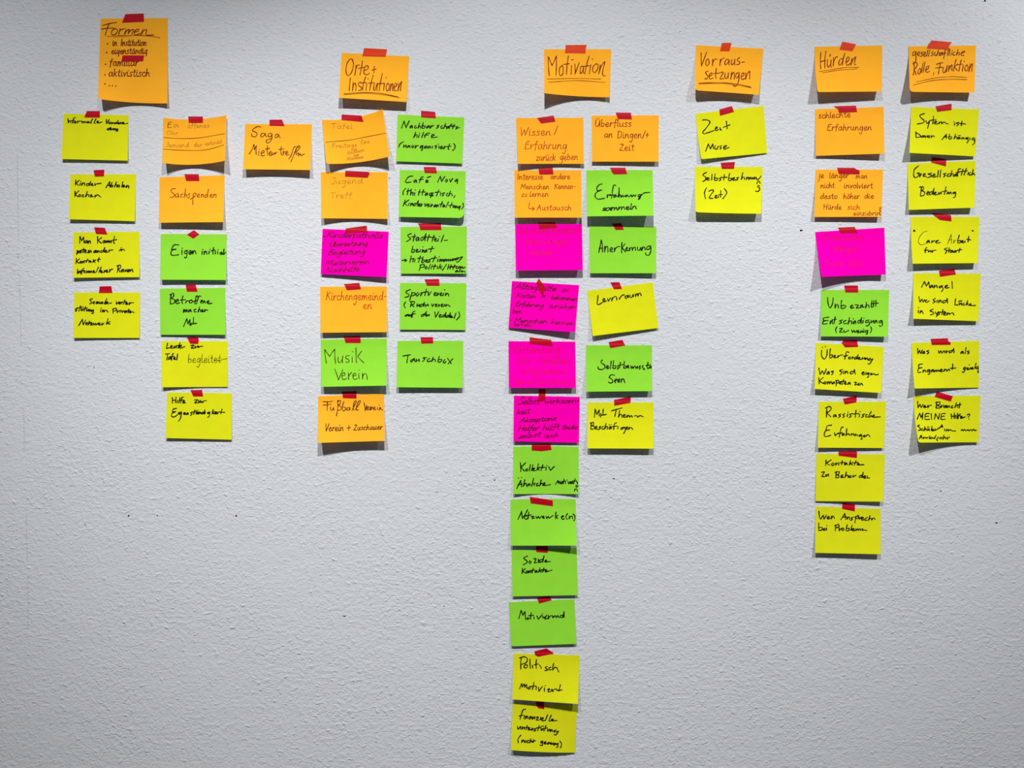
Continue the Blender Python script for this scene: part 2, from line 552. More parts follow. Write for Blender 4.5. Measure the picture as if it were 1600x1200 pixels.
def note(col, quad, drops, tapes, pen, label, words, tm=0, bm=0, lp=1.0, rp=1.0, r=0, rr=0, top=(0, 0), up=0.0, tcol='r'):
    if len(drops) == 2:
        drops = (drops[0], None, drops[1])
    S = Surf(quad, drops, tm, bm, lp, rp, top)
    ax, ay = S.px(0.5, 0)
    base = P3(ax, ay, 0)
    root = bpy.data.objects.new('sticky_note', None)
    root.empty_display_size = 0.03
    root.location = base
    C.objects.link(root)
    root['label'] = label
    root['category'] = 'sticky note'
    root['group'] = 'handwritten sticky notes taped to the wall'
    H = S.by(0.5) - S.ty(0.5)
    Wd = S.TR[0] - S.TL[0]

    def grid(off):
        vs = []
        for j in range(NV + 1):
            for i in range(NU + 1):
                u, v = i / NU, j / NV
                for rad, left in ((r, True), (rr, False)):
                    if rad:
                        uu = u if left else 1 - u
                        a, b = rad - uu * Wd, rad - (1 - v) * H
                        if a > 0 and b > 0 and math.hypot(a, b) > 1e-6:
                            # square corner pulled onto a round one
                            k = max(a, b) / math.hypot(a, b)
                            uu = (rad - a * k) / Wd
                            v = 1 - (rad - b * k) / H
                            u = uu if left else 1 - uu
                x, y = S.px(u, v)
                vs.append(P3(x, y, S.depth(u, v) + up - off) - base)
        return vs
    va, vb = grid(0.0), grid(0.00018)
    n = len(va)
    fs = []
    w = NU + 1
    for j in range(NV):
        for i in range(NU):
            a = j * w + i
            fs.append((a, a + w, a + w + 1, a + 1))
            fs.append((n + a, n + a + 1, n + a + w + 1, n + a + w))
    ring = [i for i in range(w)] + [j * w + NU for j in range(1, NV + 1)] + [NV * w + i for i in range(NU - 1, -1, -1)] \
        + [j * w for j in range(NV - 1, 0, -1)]
    verts = va + vb
    e0 = len(verts)
    verts += [va[i] for i in ring] + [vb[i] for i in ring]
    m = len(ring)
    for i in range(m):
        j = (i + 1) % m
        fs.append((e0 + i, e0 + j, e0 + m + j, e0 + m + i))
    link('paper', verts, fs, [PAPER[col]], root, smooth=True)

    # ---- tape
    for tp in tapes.split('|'):
        pts = nums(tp)
        bm_ = bmesh.new()
        f = bm_.faces.new([bm_.verts.new((x, y, 0)) for x, y in pts])
        ys = [p[1] for p in pts]
        xs = [p[0] for p in pts]
        for k in range(1, 9):
            bmesh.ops.bisect_plane(bm_, geom=bm_.verts[:] + bm_.edges[:] + bm_.faces[:],
                                   plane_co=(0, min(ys) + (max(ys) - min(ys)) * k / 9, 0), plane_no=(0, 1, 0))
        for k in range(1, 4):
            bmesh.ops.bisect_plane(bm_, geom=bm_.verts[:] + bm_.edges[:] + bm_.faces[:],
                                   plane_co=(min(xs) + (max(xs) - min(xs)) * k / 4, 0, 0), plane_no=(1, 0, 0))
        bm_.verts.index_update()

        def tz(x, y):
            u, v = S.uv(x, y)
            on = S.depth(u, v) + up + 0.0003
            dy = y - S.ty(max(0, min(1, u)))
            t = max(0.0, min(1.0, (dy + 3.0) / 3.0))
            return 0.0003 + (on - 0.0003) * t * t * (3 - 2 * t)
        vv = [v.co.copy() for v in bm_.verts]
        ff = [[v.index for v in f.verts] for f in bm_.faces]
        bnd = [(e.verts[0].index, e.verts[1].index) for e in bm_.edges if len(e.link_faces) == 1]
        # make every face look at the camera (photo y runs down)
        fa = []
        for idx in ff:
            s = sum(vv[idx[i]].x * vv[idx[(i + 1) % len(idx)]].y - vv[idx[(i + 1) % len(idx)]].x * vv[idx[i]].y for i in range(len(idx)))
            fa.append(idx if s < 0 else idx[::-1])
        m_ = len(vv)
        v3 = [P3(c.x, c.y, tz(c.x, c.y)) - base for c in vv] + [P3(c.x, c.y, tz(c.x, c.y) - 0.0001) - base for c in vv]
        fb = [[i + m_ for i in idx[::-1]] for idx in fa]
        fc = [(a, b, b + m_, a + m_) for a, b in bnd]
        bm_.free()
        t = link('tape', v3, fa + fb + fc, [TAPE[tcol]], root)
        t['label'] = 'short strip of red tape' if tcol == 'r' else 'short strip of orange-red tape'

    # ---- writing
    rng = random.Random(label)

    def surf(x, y):
        u, v = S.uv(x, y)
        u, v = max(0.004, min(0.996, u)), max(0.004, min(0.996, v))
        x, y = S.px(u, v)
        return P3(x, y, S.depth(u, v) + up + 0.0001)
    ink = Ink(surf, base)
    for wd in words:
        p = pen
        wd = list(wd)
        if isinstance(wd[-1], str) and wd[-1] in PEN and len(wd) > 1:
            p = wd.pop()
        if wd[0] == '~':
            pts = [(x, y, False) for x, y in nums(wd[1])]
            ink.path(pts, wd[2] if len(wd) > 2 else PEN[p][1], p, rng)
        elif wd[0] == 'T':
            _, ox, oy, k, body = wd
            for st in body.split(';'):
                pts = []
                for t in st.split():
                    x, y = t.rstrip('!').split(',')
                    pts.append((ox + float(x) / k, oy + float(y) / k, t.endswith('!')))
                ink.path(pts, PEN[p][1], p, rng)
        elif wd[0] == '*':
            ink.disc(wd[1], wd[2], wd[3], ink.slot(p), 10)
        else:
            text, x0, y0, x1, y1, cap = wd[:6]
            xh = wd[6] if len(wd) > 6 else cap * 0.56
            wpx = PEN[p][1] * (0.86 if cap < 7.5 else 1.0)
            for s in word_strokes(text, x0, y0, x1, y1, cap, xh, p, rng):
                ink.path(s, wpx, p, rng)
    h = link('handwriting', ink.v, ink.f, [INK[k] for k in ink.mats], root, ink.m)
    h['label'] = {'hd': 'dark red handwriting', 'rd': 'red-brown handwriting', 'dr': 'deep red handwriting',
                  'bk': 'black marker handwriting', 'bp': 'black marker handwriting', 'bt': 'black handwriting',
                  'bn': 'dark brown handwriting', 'ol': 'dark brown handwriting', 'pc': 'faint pencil handwriting',
                  'pd': 'pencil handwriting', 'pm': 'maroon handwriting', 'pf': 'faint red handwriting'}[pen]
    return root


# ------------------------------------------------------------------ the notes, column by column
# far left column under "Formen"
note('o', '154.8,88.5 262,88 261.5,161.5 153.3,154.5', (14, 3, 5), '192,84 226,83 223.5,95.8 189.5,96.5', 'hd',
     'lower orange note listing "familiär, aktivistisch", overlapping the bottom of the "Formen" note',
     [('*', 165, 100.4, 1.3), ('familiär', 171, 103.5, 216, 103, 11.5, 7.5), ('*', 164, 117, 1.2),
      ('aktivistisch', 170, 119.5, 234, 119.5, 12, 7), ('*', 164, 131.2, 1.2), ('*', 171, 134, 1.1), ('*', 175.6, 134, 1.1),
      ('*', 180.7, 134.5, 1.1)], bm=2.2, r=4, up=0.0009)
note('o', '157,29 262,28 262,102 155,102', (0.3, 0.3, 0.3), '196,22 224.5,21 225,34 190.5,35.5', 'hd',
     'orange heading note reading "Formen", topmost on the left of the wall',
     [('T', 80, 10, 5.333, '430,158 500,140 545,135;480,148 465,190 450,240;420,190 470,182 520,180;530,185 505,205 505,235 535,232 555,200 530,182;575,185 562,235! 575,200 610,185;625,190 610,232! 640,195 650,195 640,228! 665,198 685,195 672,230;690,215 720,208 730,190 705,195 690,220 705,238 740,225;765,192 745,238! 775,200 795,195 790,235 830,240 855,238'), ('~', '168,57.2 185,55.8 202,55.2 230,56 250,59', 1.1),
      ('~', '177,59 186,57.6 205,57', 0.7), ('*', 168, 68.5, 1.4), ('in', 176, 71.5, 183, 71.5, 9, 6),
      ('Institution', 189, 71.5, 229, 71.5, 10.5, 6), ('*', 166.6, 82, 1.4), ('eigenständig', 174.5, 84.4, 229.5, 84, 9, 6)])
note('y', '99.4,177.5 201,180 199.4,251 96,248.5', (4, 3), '135.6,173.5 156,173.5 156,183.8 131.5,183.5', 'bk',
     'yellow note reading "Informelle Vorabredung" with small writing along its top',
     [('T', 80, 160, 8, '210,205 215,250!;215,255 225,230 240,235 245,255;300,190 280,200 265,260;250,230 290,222;300,235 285,250 305,258 310,238;330,235 328,255! 345,235 380,235;385,240 385,255! 400,238 410,255! 430,240 440,255;450,249 468,244 467,238 457,238 450,250 454,258 485,250;520,205 490,255 505,258;560,205 535,255 555,258;570,249 588,241 587,232 577,232 570,250 579,258 635,245;690,215 690,265! 725,215;730,245 715,260 735,268 740,248;755,245 755,268! 785,250;810,250 790,265 810,265 815,245! 820,265;835,225 835,268 855,262 840,252;865,250 865,268! 885,250;890,261 908,256 907,250 897,250 890,262 894,270 920,268;935,265 960,262;730,320 705,330 700,343 725,340 745,312! 735,345;750,325 750,343 775,328! 775,343;785,328 785,345! 800,328 805,345;830,330 810,335 815,348 830,335 830,360 810,358')])
note('y', '110,272.5 212.5,272 210.6,345.6 107.5,342.5', (5, 3), '146,266 163,265 162.5,275.6 148,276 147.5,272.5', 'bk',
     'yellow note reading "Kinder Abholen Kochen" at far left',
     [('T', 90, 250, 8, '225,250 225,315;270,255 230,285! 265,318;285,290 280,315;290,270 292,273;305,290 300,318! 320,290 340,290 335,318;395,295 365,300 360,320 390,315 415,270! 400,320;420,309 438,303 437,296 427,296 420,310 424,318 445,318;465,295 465,320! 485,300 545,292;605,345 650,270! 655,340;625,318 660,315;680,280 665,335 685,335 690,318 672,320;735,275 710,340! 730,310 745,315 740,340;765,310 750,330 770,338 775,315;815,275 800,340;815,329 833,321 832,312 822,312 815,330 819,340 850,330;865,315 858,345! 885,320 890,352;218,390 215,460;265,385 220,430! 255,460;275,430 260,450 280,460 285,435;325,435 305,440 305,460 335,455;370,395 350,460! 375,430 390,435 390,460;410,449 428,443 427,435 417,435 410,450 414,460 450,455;470,440 465,465! 495,435 510,440 540,465')])
note('y', '114.4,363 217.5,362 217.8,433 113.8,434', (5, 3), '147,355 163.8,356 167.8,366.5 150,365.6', 'bk',
     'yellow note reading "Man Kommt miteinander in Kontakt", four lines, far left',
     [('T', 90, 340, 8, '275,320 280,235! 300,290! 325,245! 330,315;365,285 340,295 345,318 370,295! 370,318;385,290 382,320! 405,290 412,322;500,235 500,322;550,250 505,285! 550,322;580,285 562,305 580,318 588,290;600,288 600,315! 620,288 620,312! 640,288 640,312;650,290 650,312! 670,290 672,315;710,235 700,300 710,325;680,285 740,275;245,410 238,460! 258,415 258,445! 280,412 280,445;295,415 295,440;325,385 315,440;295,405 350,400;335,429 358,419 356,409 344,409 334,429 339,440 370,438;385,410 382,440;395,412 395,440! 415,410 420,438;470,410 450,425 460,440 480,412! 480,438;495,412 495,438! 515,412 520,435;555,412 535,420 540,438 565,425 590,375! 580,435;595,424 613,418 612,409 602,409 595,425 599,435 630,430;645,405 640,430! 655,408 690,405;790,395 770,415;800,395 795,415! 820,395 838,412;795,375 797,377;235,510 230,575;275,515 235,545! 270,572;290,545 278,560 295,568 300,548;315,545 312,568! 330,545 335,565;375,520 355,560;335,540 395,535;410,540 390,552 400,562 415,542! 420,560;450,525 440,560;475,530 450,545! 470,560;520,500 505,545 515,550;495,528 535,520;250,645 245,695;260,670 258,700! 280,665 285,695;330,635 310,650 295,710;290,668 335,660;335,665 325,685 345,690 345,668;365,665 362,690! 385,668;390,668 388,690! 405,668 405,688! 425,668 425,688;440,679 458,671 457,662 447,662 440,680 444,690 470,685;510,620 480,685;545,620 515,685;535,674 553,671 552,662 542,662 535,675 544,688 570,682;585,660 582,685! 600,660;605,674 623,666 622,657 612,657 605,675 611,683 635,680;650,650 648,680! 665,650 690,645;760,600 745,685;740,605 785,595 785,630 755,640! 780,680;820,645 795,660 800,680 825,650! 825,680;845,650 845,675 870,650! 870,678;885,648 882,680! 905,648 905,675! 930,645 940,680')])
note('y', '116,457 219,457 218,528 114.8,528', (4, 2), '155.6,447.5 174,447 175.6,457.8 154.4,457.8', 'bk',
     'yellow note reading "Soziale Unterstützung im Privaten Netzwerk", lowest at far left',
     [('T', 90, 430, 8, '435,295 405,305 415,325 430,345 400,358;455,330 440,345 455,358 462,335;480,335 510,335 480,355 515,352;525,335 525,355;560,335 540,345 545,358 565,338! 568,355;615,295 585,355 600,358;605,344 628,341 626,332 614,332 604,345 614,358 675,345;735,330 735,360 765,335! 768,360;780,335 778,362! 800,335 805,360;840,310 825,362;805,338 860,330;850,351 868,348 867,339 857,339 850,352 854,365 885,358;900,342 895,366! 915,345 950,345;245,420 220,425 240,440 220,450;285,385 265,450;240,410 300,405;295,420 295,445 320,418! 320,445;300,395 302,398;320,395 322,398;350,395 335,448;320,418 370,410;365,425 365,450 385,428! 388,450;395,428 395,452! 412,430 415,452;450,435 425,440 428,455 448,440 445,475 425,475;540,430 535,460;545,410 547,412;560,435 558,460! 578,435 580,460! 605,435 630,462;695,420 692,475;690,422 730,415 735,440 698,450;745,440 745,468! 770,440;785,440 780,465;800,440 808,465! 830,440;855,445 835,455 842,470 860,445! 865,468;890,425 880,470;865,448 905,440;895,462 915,450 900,470 920,468! 930,455 955,468;265,630 310,550! 320,620! 350,560;350,604 368,601 367,592 357,592 350,604 357,620 380,615;400,575 385,622;370,598 420,590;405,600 435,600 410,622 440,620;450,600 455,622! 475,602! 480,622! 505,600;510,614 528,605 527,597 517,597 510,615 517,622 545,618;555,598 555,622! 580,600;630,545 610,615;655,580 615,600! 655,610')])
# second column
note('o', '255,183.8 353.8,180 351.5,251 253.8,254.4', (15, 4.5, 17), '294,182 317,182 317,192 295,192', 'pc',
     'orange note with pencil lines reading "Ein offenes Ohr", its sides curling forward',
     [('E', 262, 199.4, 268, 199.4, 9, 5, 'pd'), ('in', 271.5, 199, 279.5, 199, 7.5, 4.5), ('offenes', 293.5, 200, 327, 199.5, 8, 4.2),
      ('Ohr', 260.6, 211, 278.5, 211, 7, 4.2), ('~', '256,214.8 279,216.3 310,215.6 351,208.8', 1.0, 'pd'),
      ('Jemand', 258.8, 230, 295, 230, 8, 4.2), ('der', 303, 229.5, 316, 229.5, 7.5, 4.2),
      ('verbindet', 320, 228, 347, 224, 7, 4), ('~', '253.8,233 285,234.8 320,234.4 350,226.5', 1.0, 'pd')],
     tm=4.6, bm=4.6, top=(4, 6))
note('o', '249.4,276.9 351,273.8 348.8,346.9 248.5,348', (8, 10), '288,272 310.6,272 311.5,282.8 291,282.8', 'dr',
     'orange note reading "Sachspenden" in deep red',
     [('T', 210, 250, 8, '515,358 475,360 455,390 490,420 500,445 470,470 445,460;545,420 515,430 515,462 540,460 550,425! 550,460 565,460;610,425 585,430 580,460 610,462;640,360 625,465! 640,430 655,435 655,465;695,420 675,430 690,450 680,475 665,470;735,430 730,500 730,560;700,490 735,470 765,440 770,415 745,420 735,450 760,465;790,450 815,440 810,420 790,435 790,465 820,462;840,425 835,465! 850,430 865,435 862,465;905,430 885,440 880,465 905,460 925,365! 915,440 920,465;945,450 970,440 965,425 945,440 950,468 975,460;995,425 985,465! 1000,435 1020,430 1018,470')])
note('g', '251,365.6 354.4,366 353,437.5 250.6,437', (7, 6), '303,359.6 311.5,366 302,373 292,366.5', 'bk',
     'green note reading "Eigeninitiative", held by a diamond-shaped piece of red tape',
     [('T', 210, 340, 8, '555,342 500,340 470,380 465,400! 520,395! 470,410 455,450 475,472 530,468 555,462;595,410 595,462;598,382 600,386;660,410 630,420 628,450 655,445 660,412! 655,480 640,505 625,495;680,445 705,435 700,410 680,430 690,460 710,450 725,415! 730,455! 745,415 760,420 770,455;850,420 845,460;855,395 857,398;875,420 870,460! 885,425 900,425 905,460;935,420 930,455;945,395 947,398;990,375 980,430 985,460;960,415 1010,405;1010,420 1012,455;1040,425 1042,455;1045,400 1048,402;1090,430 1070,440 1075,460 1095,440! 1095,460 1115,445! 1120,395! 1115,460 1140,435 1155,440')])
note('g', '249.8,451 352,449.5 352,523 250.6,523', (3, 5), '290,445 305.6,444.8 308.8,455.8 292,455.8', 'bk',
     'green note reading "Betroffene machen Mit"',
     [('T', 210, 430, 8, '460,240 450,300 450,360;445,245 485,225 490,260 460,290! 505,310 500,345 460,360;520,330 550,320 540,300 520,320 525,355 565,345;605,260 595,320 600,355;575,310 640,305;640,345 655,320 680,325;715,310 690,320 690,345 715,345 725,325 712,308;795,265 775,260 765,300 755,360;735,330 780,315;830,265 805,262 790,310 775,360;830,330 850,320 840,310 825,335 840,350;860,325 855,350! 875,320 885,350;910,340 935,330 925,315 905,335 925,355 970,350'), ('T', 210, 430, 8, '615,430 612,465! 632,430 635,460! 655,430 660,460;700,430 675,440 680,460 705,435! 710,458;770,425 745,435 750,460 775,455;815,400 795,460! 815,430 830,435 825,458;840,449 858,441 857,432 847,432 840,450 844,458 870,450;880,430 878,455! 895,432 915,440;615,640 655,545! 670,610! 695,555! 695,625;710,600 705,630;740,530 735,605;715,610 780,600')])
note('y', '252.5,533 355.6,533 355.6,604.4 253,605', (6, 2, 1.5), '292,526.9 302,526 310,527.8 310.6,532.5 309.4,537.5 297,537', 'bk',
     'yellow note reading "Leute zur Tafel begleitet", its last word in thin pen',
     [('T', 210, 510, 8, '415,210 400,275! 435,268;450,264 472,252 471,241 459,241 450,264 459,275 490,268;500,245 498,270 525,245! 525,270;570,205 545,270;525,240 590,235;560,260 587,252 586,241 570,241 559,261 574,275 630,252;705,240 745,235 710,270 750,270;760,245 762,268 790,245! 795,265;800,245 800,262! 825,250 855,248;390,345 440,340;415,345 405,420;445,380 425,395 430,415 455,385! 455,412;490,340 475,350 465,425;450,380 495,372;490,404 510,396 509,387 498,387 490,404 497,415 520,410;540,345 530,420'),
      ('begleitet', 294, 567, 345, 566.5, 13.5, 7, 'bt'),
      ('~', '335,562.5 343,563.5 347,561.8 355,560.4', 1.0, 'bt')])
note('y', '261,613 362.5,614.4 361.9,687 258.8,684.4', (5, 3), '297.5,609.6 315.6,609 317.5,619.4 302,619.6', 'bk',
     'yellow note reading "Hilfe zur Eigenständigkeit"',
     [('T', 210, 590, 8, '475,250 475,318;520,245 515,315;475,285 515,280;540,285 535,315;570,250 555,318;610,245 590,255 580,320;565,285 610,278;605,307 628,297 626,287 614,287 604,307 614,318 638,312;752,280 790,278 755,315 795,315;805,285 805,315 830,285! 830,312 850,300! 855,312! 870,290 900,288;525,385 485,395 475,430! 515,425! 470,450 465,485 500,490 540,465;555,435 545,460;590,430 565,440 565,458 588,445! 575,510 550,545;615,449 638,445 636,438 624,438 614,450 624,460 650,458;660,440 655,465! 672,440 675,462;725,430 705,440 720,455 700,475;755,405 740,460;725,432 775,425;790,430 772,442 778,458 795,432! 795,455;775,412 777,414;795,410 797,412;810,430 808,455! 825,432 828,452;860,430 840,440 845,455 870,440 880,405! 870,455;885,430 882,452;945,430 915,435 918,452 940,435! 935,485 915,495;985,400 970,455;1005,425 975,440! 1000,455;1010,444 1028,438 1027,429 1017,429 1010,445 1014,455 1040,450;1045,432 1043,450;1095,395 1080,450;1060,430 1130,435')])
note('o', '383,193.8 487.5,194 484.4,265.6 379.8,264.4', (10, 8.5, 10), '421,187 440.6,187 444.8,197 421,196.5', 'bn',
     'orange note reading "Mietertreffen" in dark brown, standing alone between two columns',
     [('T', 340, 165, 8, '540,268 500,262 450,290 435,315 480,335 495,360 470,390 430,380 425,350;585,345 550,350 540,385 565,390 595,350! 600,380 615,385;670,345 640,350 632,385 665,385 680,350! 675,420 640,465 610,460 615,430 680,410;750,355 725,365 720,400 745,395 765,360! 770,395 785,400;395,605 435,540 455,485 458,555! 485,500! 480,560 482,612;515,570 512,625;520,545 522,548;545,595 580,585 575,560 550,575 545,615 565,630 590,620;625,500 620,560 625,620;595,545 655,535;640,600 670,590 665,570 645,590 655,625 690,610;690,590 675,610 700,612 715,585! 720,605 740,580;795,515 790,570 800,620;765,550 830,540;820,565 820,620! 825,590 845,570;850,600 880,590 870,570 850,595 865,620 895,610;975,510 950,530 920,620 890,670;1020,505 1000,505 960,600 915,705;960,590 990,530 1030,510 1020,540 980,580! 985,615 1005,590 1015,600 1010,630! 1035,600 1040,625 1085,605')])
# "Orte + Institutionen"
note('o', '533.8,82.5 639.4,88 635,159.4 529.4,152.8', (11, 9.5), '568.8,75 605,77 602.5,88.8 566,87.8', 'hd',
     'orange heading note reading "Orte + Institutionen", underlined',
     [('T', 480, 55, 8, '570,310 540,295 500,350 485,430 495,495 525,500 560,450 580,360 560,305;610,375 605,440 595,500! 608,420 630,375 655,375;690,320 680,400 660,495;640,415 715,400;705,440 750,430 765,395 740,380 715,420 710,475 740,495 780,475;840,390 832,470;810,435 862,425'),
      ('T', 480, 55, 8, '540,535 530,620 525,695;575,590 565,695! 580,620 600,600 610,640 605,695;670,585 640,600 650,635 680,655 665,690 640,690;730,520 705,600 690,690;670,600 735,590;745,600 735,690;760,545 765,550;825,500 800,590 780,690;770,600 835,595;840,600 830,670 845,690 870,620 880,600! 870,690;940,480 915,590 900,695;880,610 955,600;965,600 955,690;985,530 990,533;1005,600 985,650 995,695 1020,680 1025,620 1005,600;1045,610 1035,695! 1050,630 1070,605 1068,695;1090,650 1115,635 1120,605 1095,610 1085,660 1095,695 1120,690;1145,600 1135,695! 1150,640 1180,580 1170,640 1165,695'), ('~', '537.5,146.6 567.5,144.6 592.5,145.6 622,151.5', 1.3),
      ('~', '537.5,148 567.5,146.2 592.5,147.4 626,153', 0.8)], tcol='o')
note('o', '503,187 598,170.6 608.8,244.4 510,256', (13, 5, 17), '533.8,178.8 564.8,180.6 568,190.6 533.5,187.5', 'pc',
     'tilted orange note reading "Tafel, Freitags" in faint pencil, upper right corner bent forward',
     [('Tafel', 517.5, 201, 550.6, 201, 8.5, 4.5), ('~', '509.4,222.4 522.5,221 547.5,218.8 572.5,213.8 603.8,208', 1.0, 'pd'),
      ('Freitags', 519, 231.5, 557, 229.5, 7.5, 4), ('Eine', 564, 225, 577.5, 223.5, 6, 3.6),
      ('von', 549, 236, 558, 235, 5, 3), ('Nachbarn', 543, 241.5, 569, 236.5, 5, 3), ('zum', 552.5, 245, 561, 243.5, 4.5, 3),
      ('Mitnehmen', 542.5, 251, 568, 247, 5, 3)], tm=5.5, bm=3.5, r=3, top=(2, 9))
note('o', '501,269 605.6,268.8 605.6,342 502.5,341', (9, 4, 8), '539.4,266.5 576,268.5 577.5,271.5 574.4,277.8 539,276', 'pc',
     'orange note reading "Jugend Treff" in faint pencil',
     [('Jugend', 517.5, 288, 567, 286.5, 10.5, 5.5), ('Treff', 516, 309.4, 550, 309.4, 8.5, 5)])
note('p', '504,357.5 607.5,362 603.8,433 501,428', (4, 8), '540,357 573,352.5 573.8,362.5 540,365', 'pm',
     'pink note listing "Übersetzung, Begleitung, Mieterverein, Nachhilfe" in slanted maroon writing',
     [('~', '504.5,369.5 509,369'), ('Kinderpsthalls', 511, 371, 598, 372, 9, 5), ('~', '503.8,380.5 507,380'),
      ('Übersetzung', 515, 385.6, 574, 383.5, 8, 4.4), ('~', '503,392.5 504.2,391.5'), ('Begleitung', 513, 398.5, 570, 396.5, 8.5, 4.4),
      ('Mieterverein', 508, 415, 578, 412, 8.5, 4.6), ('Nachhilfe', 509, 426, 562.5, 423.5, 8, 4.4)])
note('o', '500,448 604.4,447.5 604.4,519 501,519.8', (8, 7), '537.5,443.8 561.5,442 564,452 541.9,453.5', 'rd',
     'orange note reading "Kirchengemeinden" in red-brown',
     [('Kirchengemeind-', 510, 468.8, 603, 468.8, 13.5, 7.5), ('en', 568, 483, 581, 482.5, 12, 7.5)])
note('g', '501,530.6 604.4,528.8 603.8,602.5 501.9,604.4', (11, 13), '536.9,525.9 563,525 563.8,535.9 540,535.9', 'ol',
     'green note reading "Musik Verein" in large dark brown letters',
     [('T', 460, 510, 8, '400,462 385,370 380,288! 415,340 440,375! 475,320 505,285! 505,380 515,465;548,385 545,430 565,455 595,420 605,370! 600,440 608,455;685,365 650,370 640,395 675,415 685,440 660,450 645,440;722,385 722,450;725,315 728,320;770,268 770,360 775,455;840,310 790,375! 830,420 870,455;505,535 530,600 550,670! 580,600 605,540;590,620 630,610 625,580 600,590 595,640 615,665 655,650;675,580 678,665! 680,620 715,575;730,620 770,610 760,585 735,600 735,645 755,665 785,650;805,590 808,655;805,545 808,550;850,585 852,660! 860,610 885,590 905,610 910,665')])
note('o', '497,619 600,615 601,688.8 497,691.9', (22, 15, 15), '534,612 557,611 557,622.8 536,622', 'bn',
     'orange note reading "Fußball Verein", lowest of its column, bottom hanging off the wall',
     [('T', 460, 590, 8, '360,300 420,305 475,295;415,300 410,360 410,410;360,345 460,335;450,370 455,405 470,412 490,375! 492,410;565,290 540,290 545,350 535,430 525,480;540,300 570,285 580,310 555,345! 585,370 580,400 545,410;620,300 600,360 605,415 635,405 640,375 610,370;685,375 660,380 655,405 680,405 695,375! 695,405;720,410 760,330 775,290 750,300 735,370 745,410;760,400 810,330 825,290 800,300 775,370 780,410 800,400;870,310 880,360 885,415! 905,345;905,385 930,375 925,360 905,375 910,405 935,395;950,365 945,405! 960,370 975,370 965,390 955,405;985,390 1010,380 1005,365 985,380 1000,405 1020,395;1040,375 1040,400 1050,405;1060,345 1062,348;1065,375 1062,405! 1075,375 1085,400 1105,405'),
      ('Verein', 507.5, 674, 537, 673, 12, 6), ('~', '545.2,664.5 544.8,672.5'), ('~', '542,668.8 548,668'),
      ('Zuschauer', 552.5, 672.5, 598, 671, 8.5, 5)])
note('g', '621,179 725.6,183.5 722,255.6 618.8,252', (3, 3), '657.8,172.9 680,174.8 681,185 658,183.4', 'bp',
     'green note reading "Nachbarschaftshilfe (unorganisiert)"',
     [('T', 580, 160, 8, '380,320 410,235! 435,315! 475,230;510,290 485,300 490,320 515,295! 515,320;560,290 540,305 545,322 570,315;605,260 585,322! 605,295 620,300 615,322;650,255 635,320 665,320 675,295 645,295;720,290 690,305 695,322 725,295! 728,320;745,290 740,322! 760,295 780,290;850,285 825,292 840,305 815,325;890,290 870,305 875,325 895,318;930,265 905,325! 925,295 940,300;965,300 940,310 945,328 970,300! 970,325;1010,270 990,285 975,325;965,300 1005,292;1040,275 1015,328;1000,298 1050,295;1080,300 1060,310 1075,320 1055,335;1085,318 1105,316;555,375 530,440! 555,405 575,410 570,438;600,405 590,438;605,385 607,387;655,375 630,440;730,385 690,388 665,440;665,410 715,405;760,425 790,410 765,400 755,440 825,432;405,490 360,520 345,560;410,530 405,560 435,535! 440,565;460,540 455,565! 480,540 485,565;520,535 505,555 520,568 535,545;555,540 550,570! 570,542 590,540;645,540 615,550 620,572 645,545! 640,590 625,600;690,545 665,555 670,575 695,548! 698,572;715,548 712,575! 735,548 740,572;765,548 762,572;820,540 795,545 815,555 800,578;850,550 845,575;840,522 842,524;865,564 888,559 886,549 874,549 864,564 874,580 900,572;915,550 910,580! 925,555 945,550;980,520 960,580 975,585;945,552 1000,548;1030,515 1050,545 1035,590 1010,600')])
note('g', '624.4,265.6 728,267.5 724.5,340.6 623,338.8', (6, 10), '661.9,260.9 681,261 682.8,270.9 663.5,270.4', 'bp',
     'green note mentioning "Mittagstisch, Kinderveranstaltung", one lower corner bent forward',
     [('T', 580, 240, 8, '520,280 470,290 430,340 440,362 500,355;560,330 535,340 540,362 565,335! 568,362;650,290 625,300 600,365;600,325 650,320;680,350 710,338 690,330 685,362 715,355;700,300 745,285;830,355 865,285! 880,350! 920,285;945,320 925,340 940,355 955,330;980,320 990,355! 1020,310;1080,320 1050,330 1050,350 1080,330! 1075,375;430,435 400,475 400,515;465,440 450,515;445,470 500,460;500,445 490,520! 510,485 525,490 520,520;545,490 540,525;550,455 552,457;610,450 590,520;655,450 635,520;590,480 680,480;700,490 675,505 680,525 705,495! 705,520;760,490 730,500 735,525 760,500! 740,550;780,490 760,505 775,525 755,530;845,455 815,530;800,485 860,478;870,490 865,525;920,490 890,500 905,520 885,530;960,495 940,510 945,530 965,525;990,470 970,530! 990,500 1010,505 1010,530;1045,525 1035,550;425,580 400,655;470,580 415,620! 450,650;475,620 465,650;495,620 490,652! 515,620 520,650;555,620 530,635 540,655 560,635 590,590! 575,655;590,644 608,637 607,627 597,627 590,644 594,658 615,650;625,625 620,660! 645,630;670,625 675,660! 695,630;700,648 722,642 721,631 709,631 700,649 709,665 735,655;750,630 745,665! 770,635;800,640 780,655 790,668 805,640! 808,665;820,640 815,668! 835,640 840,665;890,600 865,668;855,635 900,628;910,640 895,655 900,670 920,645! 920,668;965,605 935,672;1010,615 985,675;970,648 1025,640;1025,650 1022,675 1045,650! 1045,678;1055,655 1050,680! 1070,655 1072,680;1115,655 1085,665 1090,682 1112,665! 1100,705;1145,620 1155,655 1130,695')], rr=7)
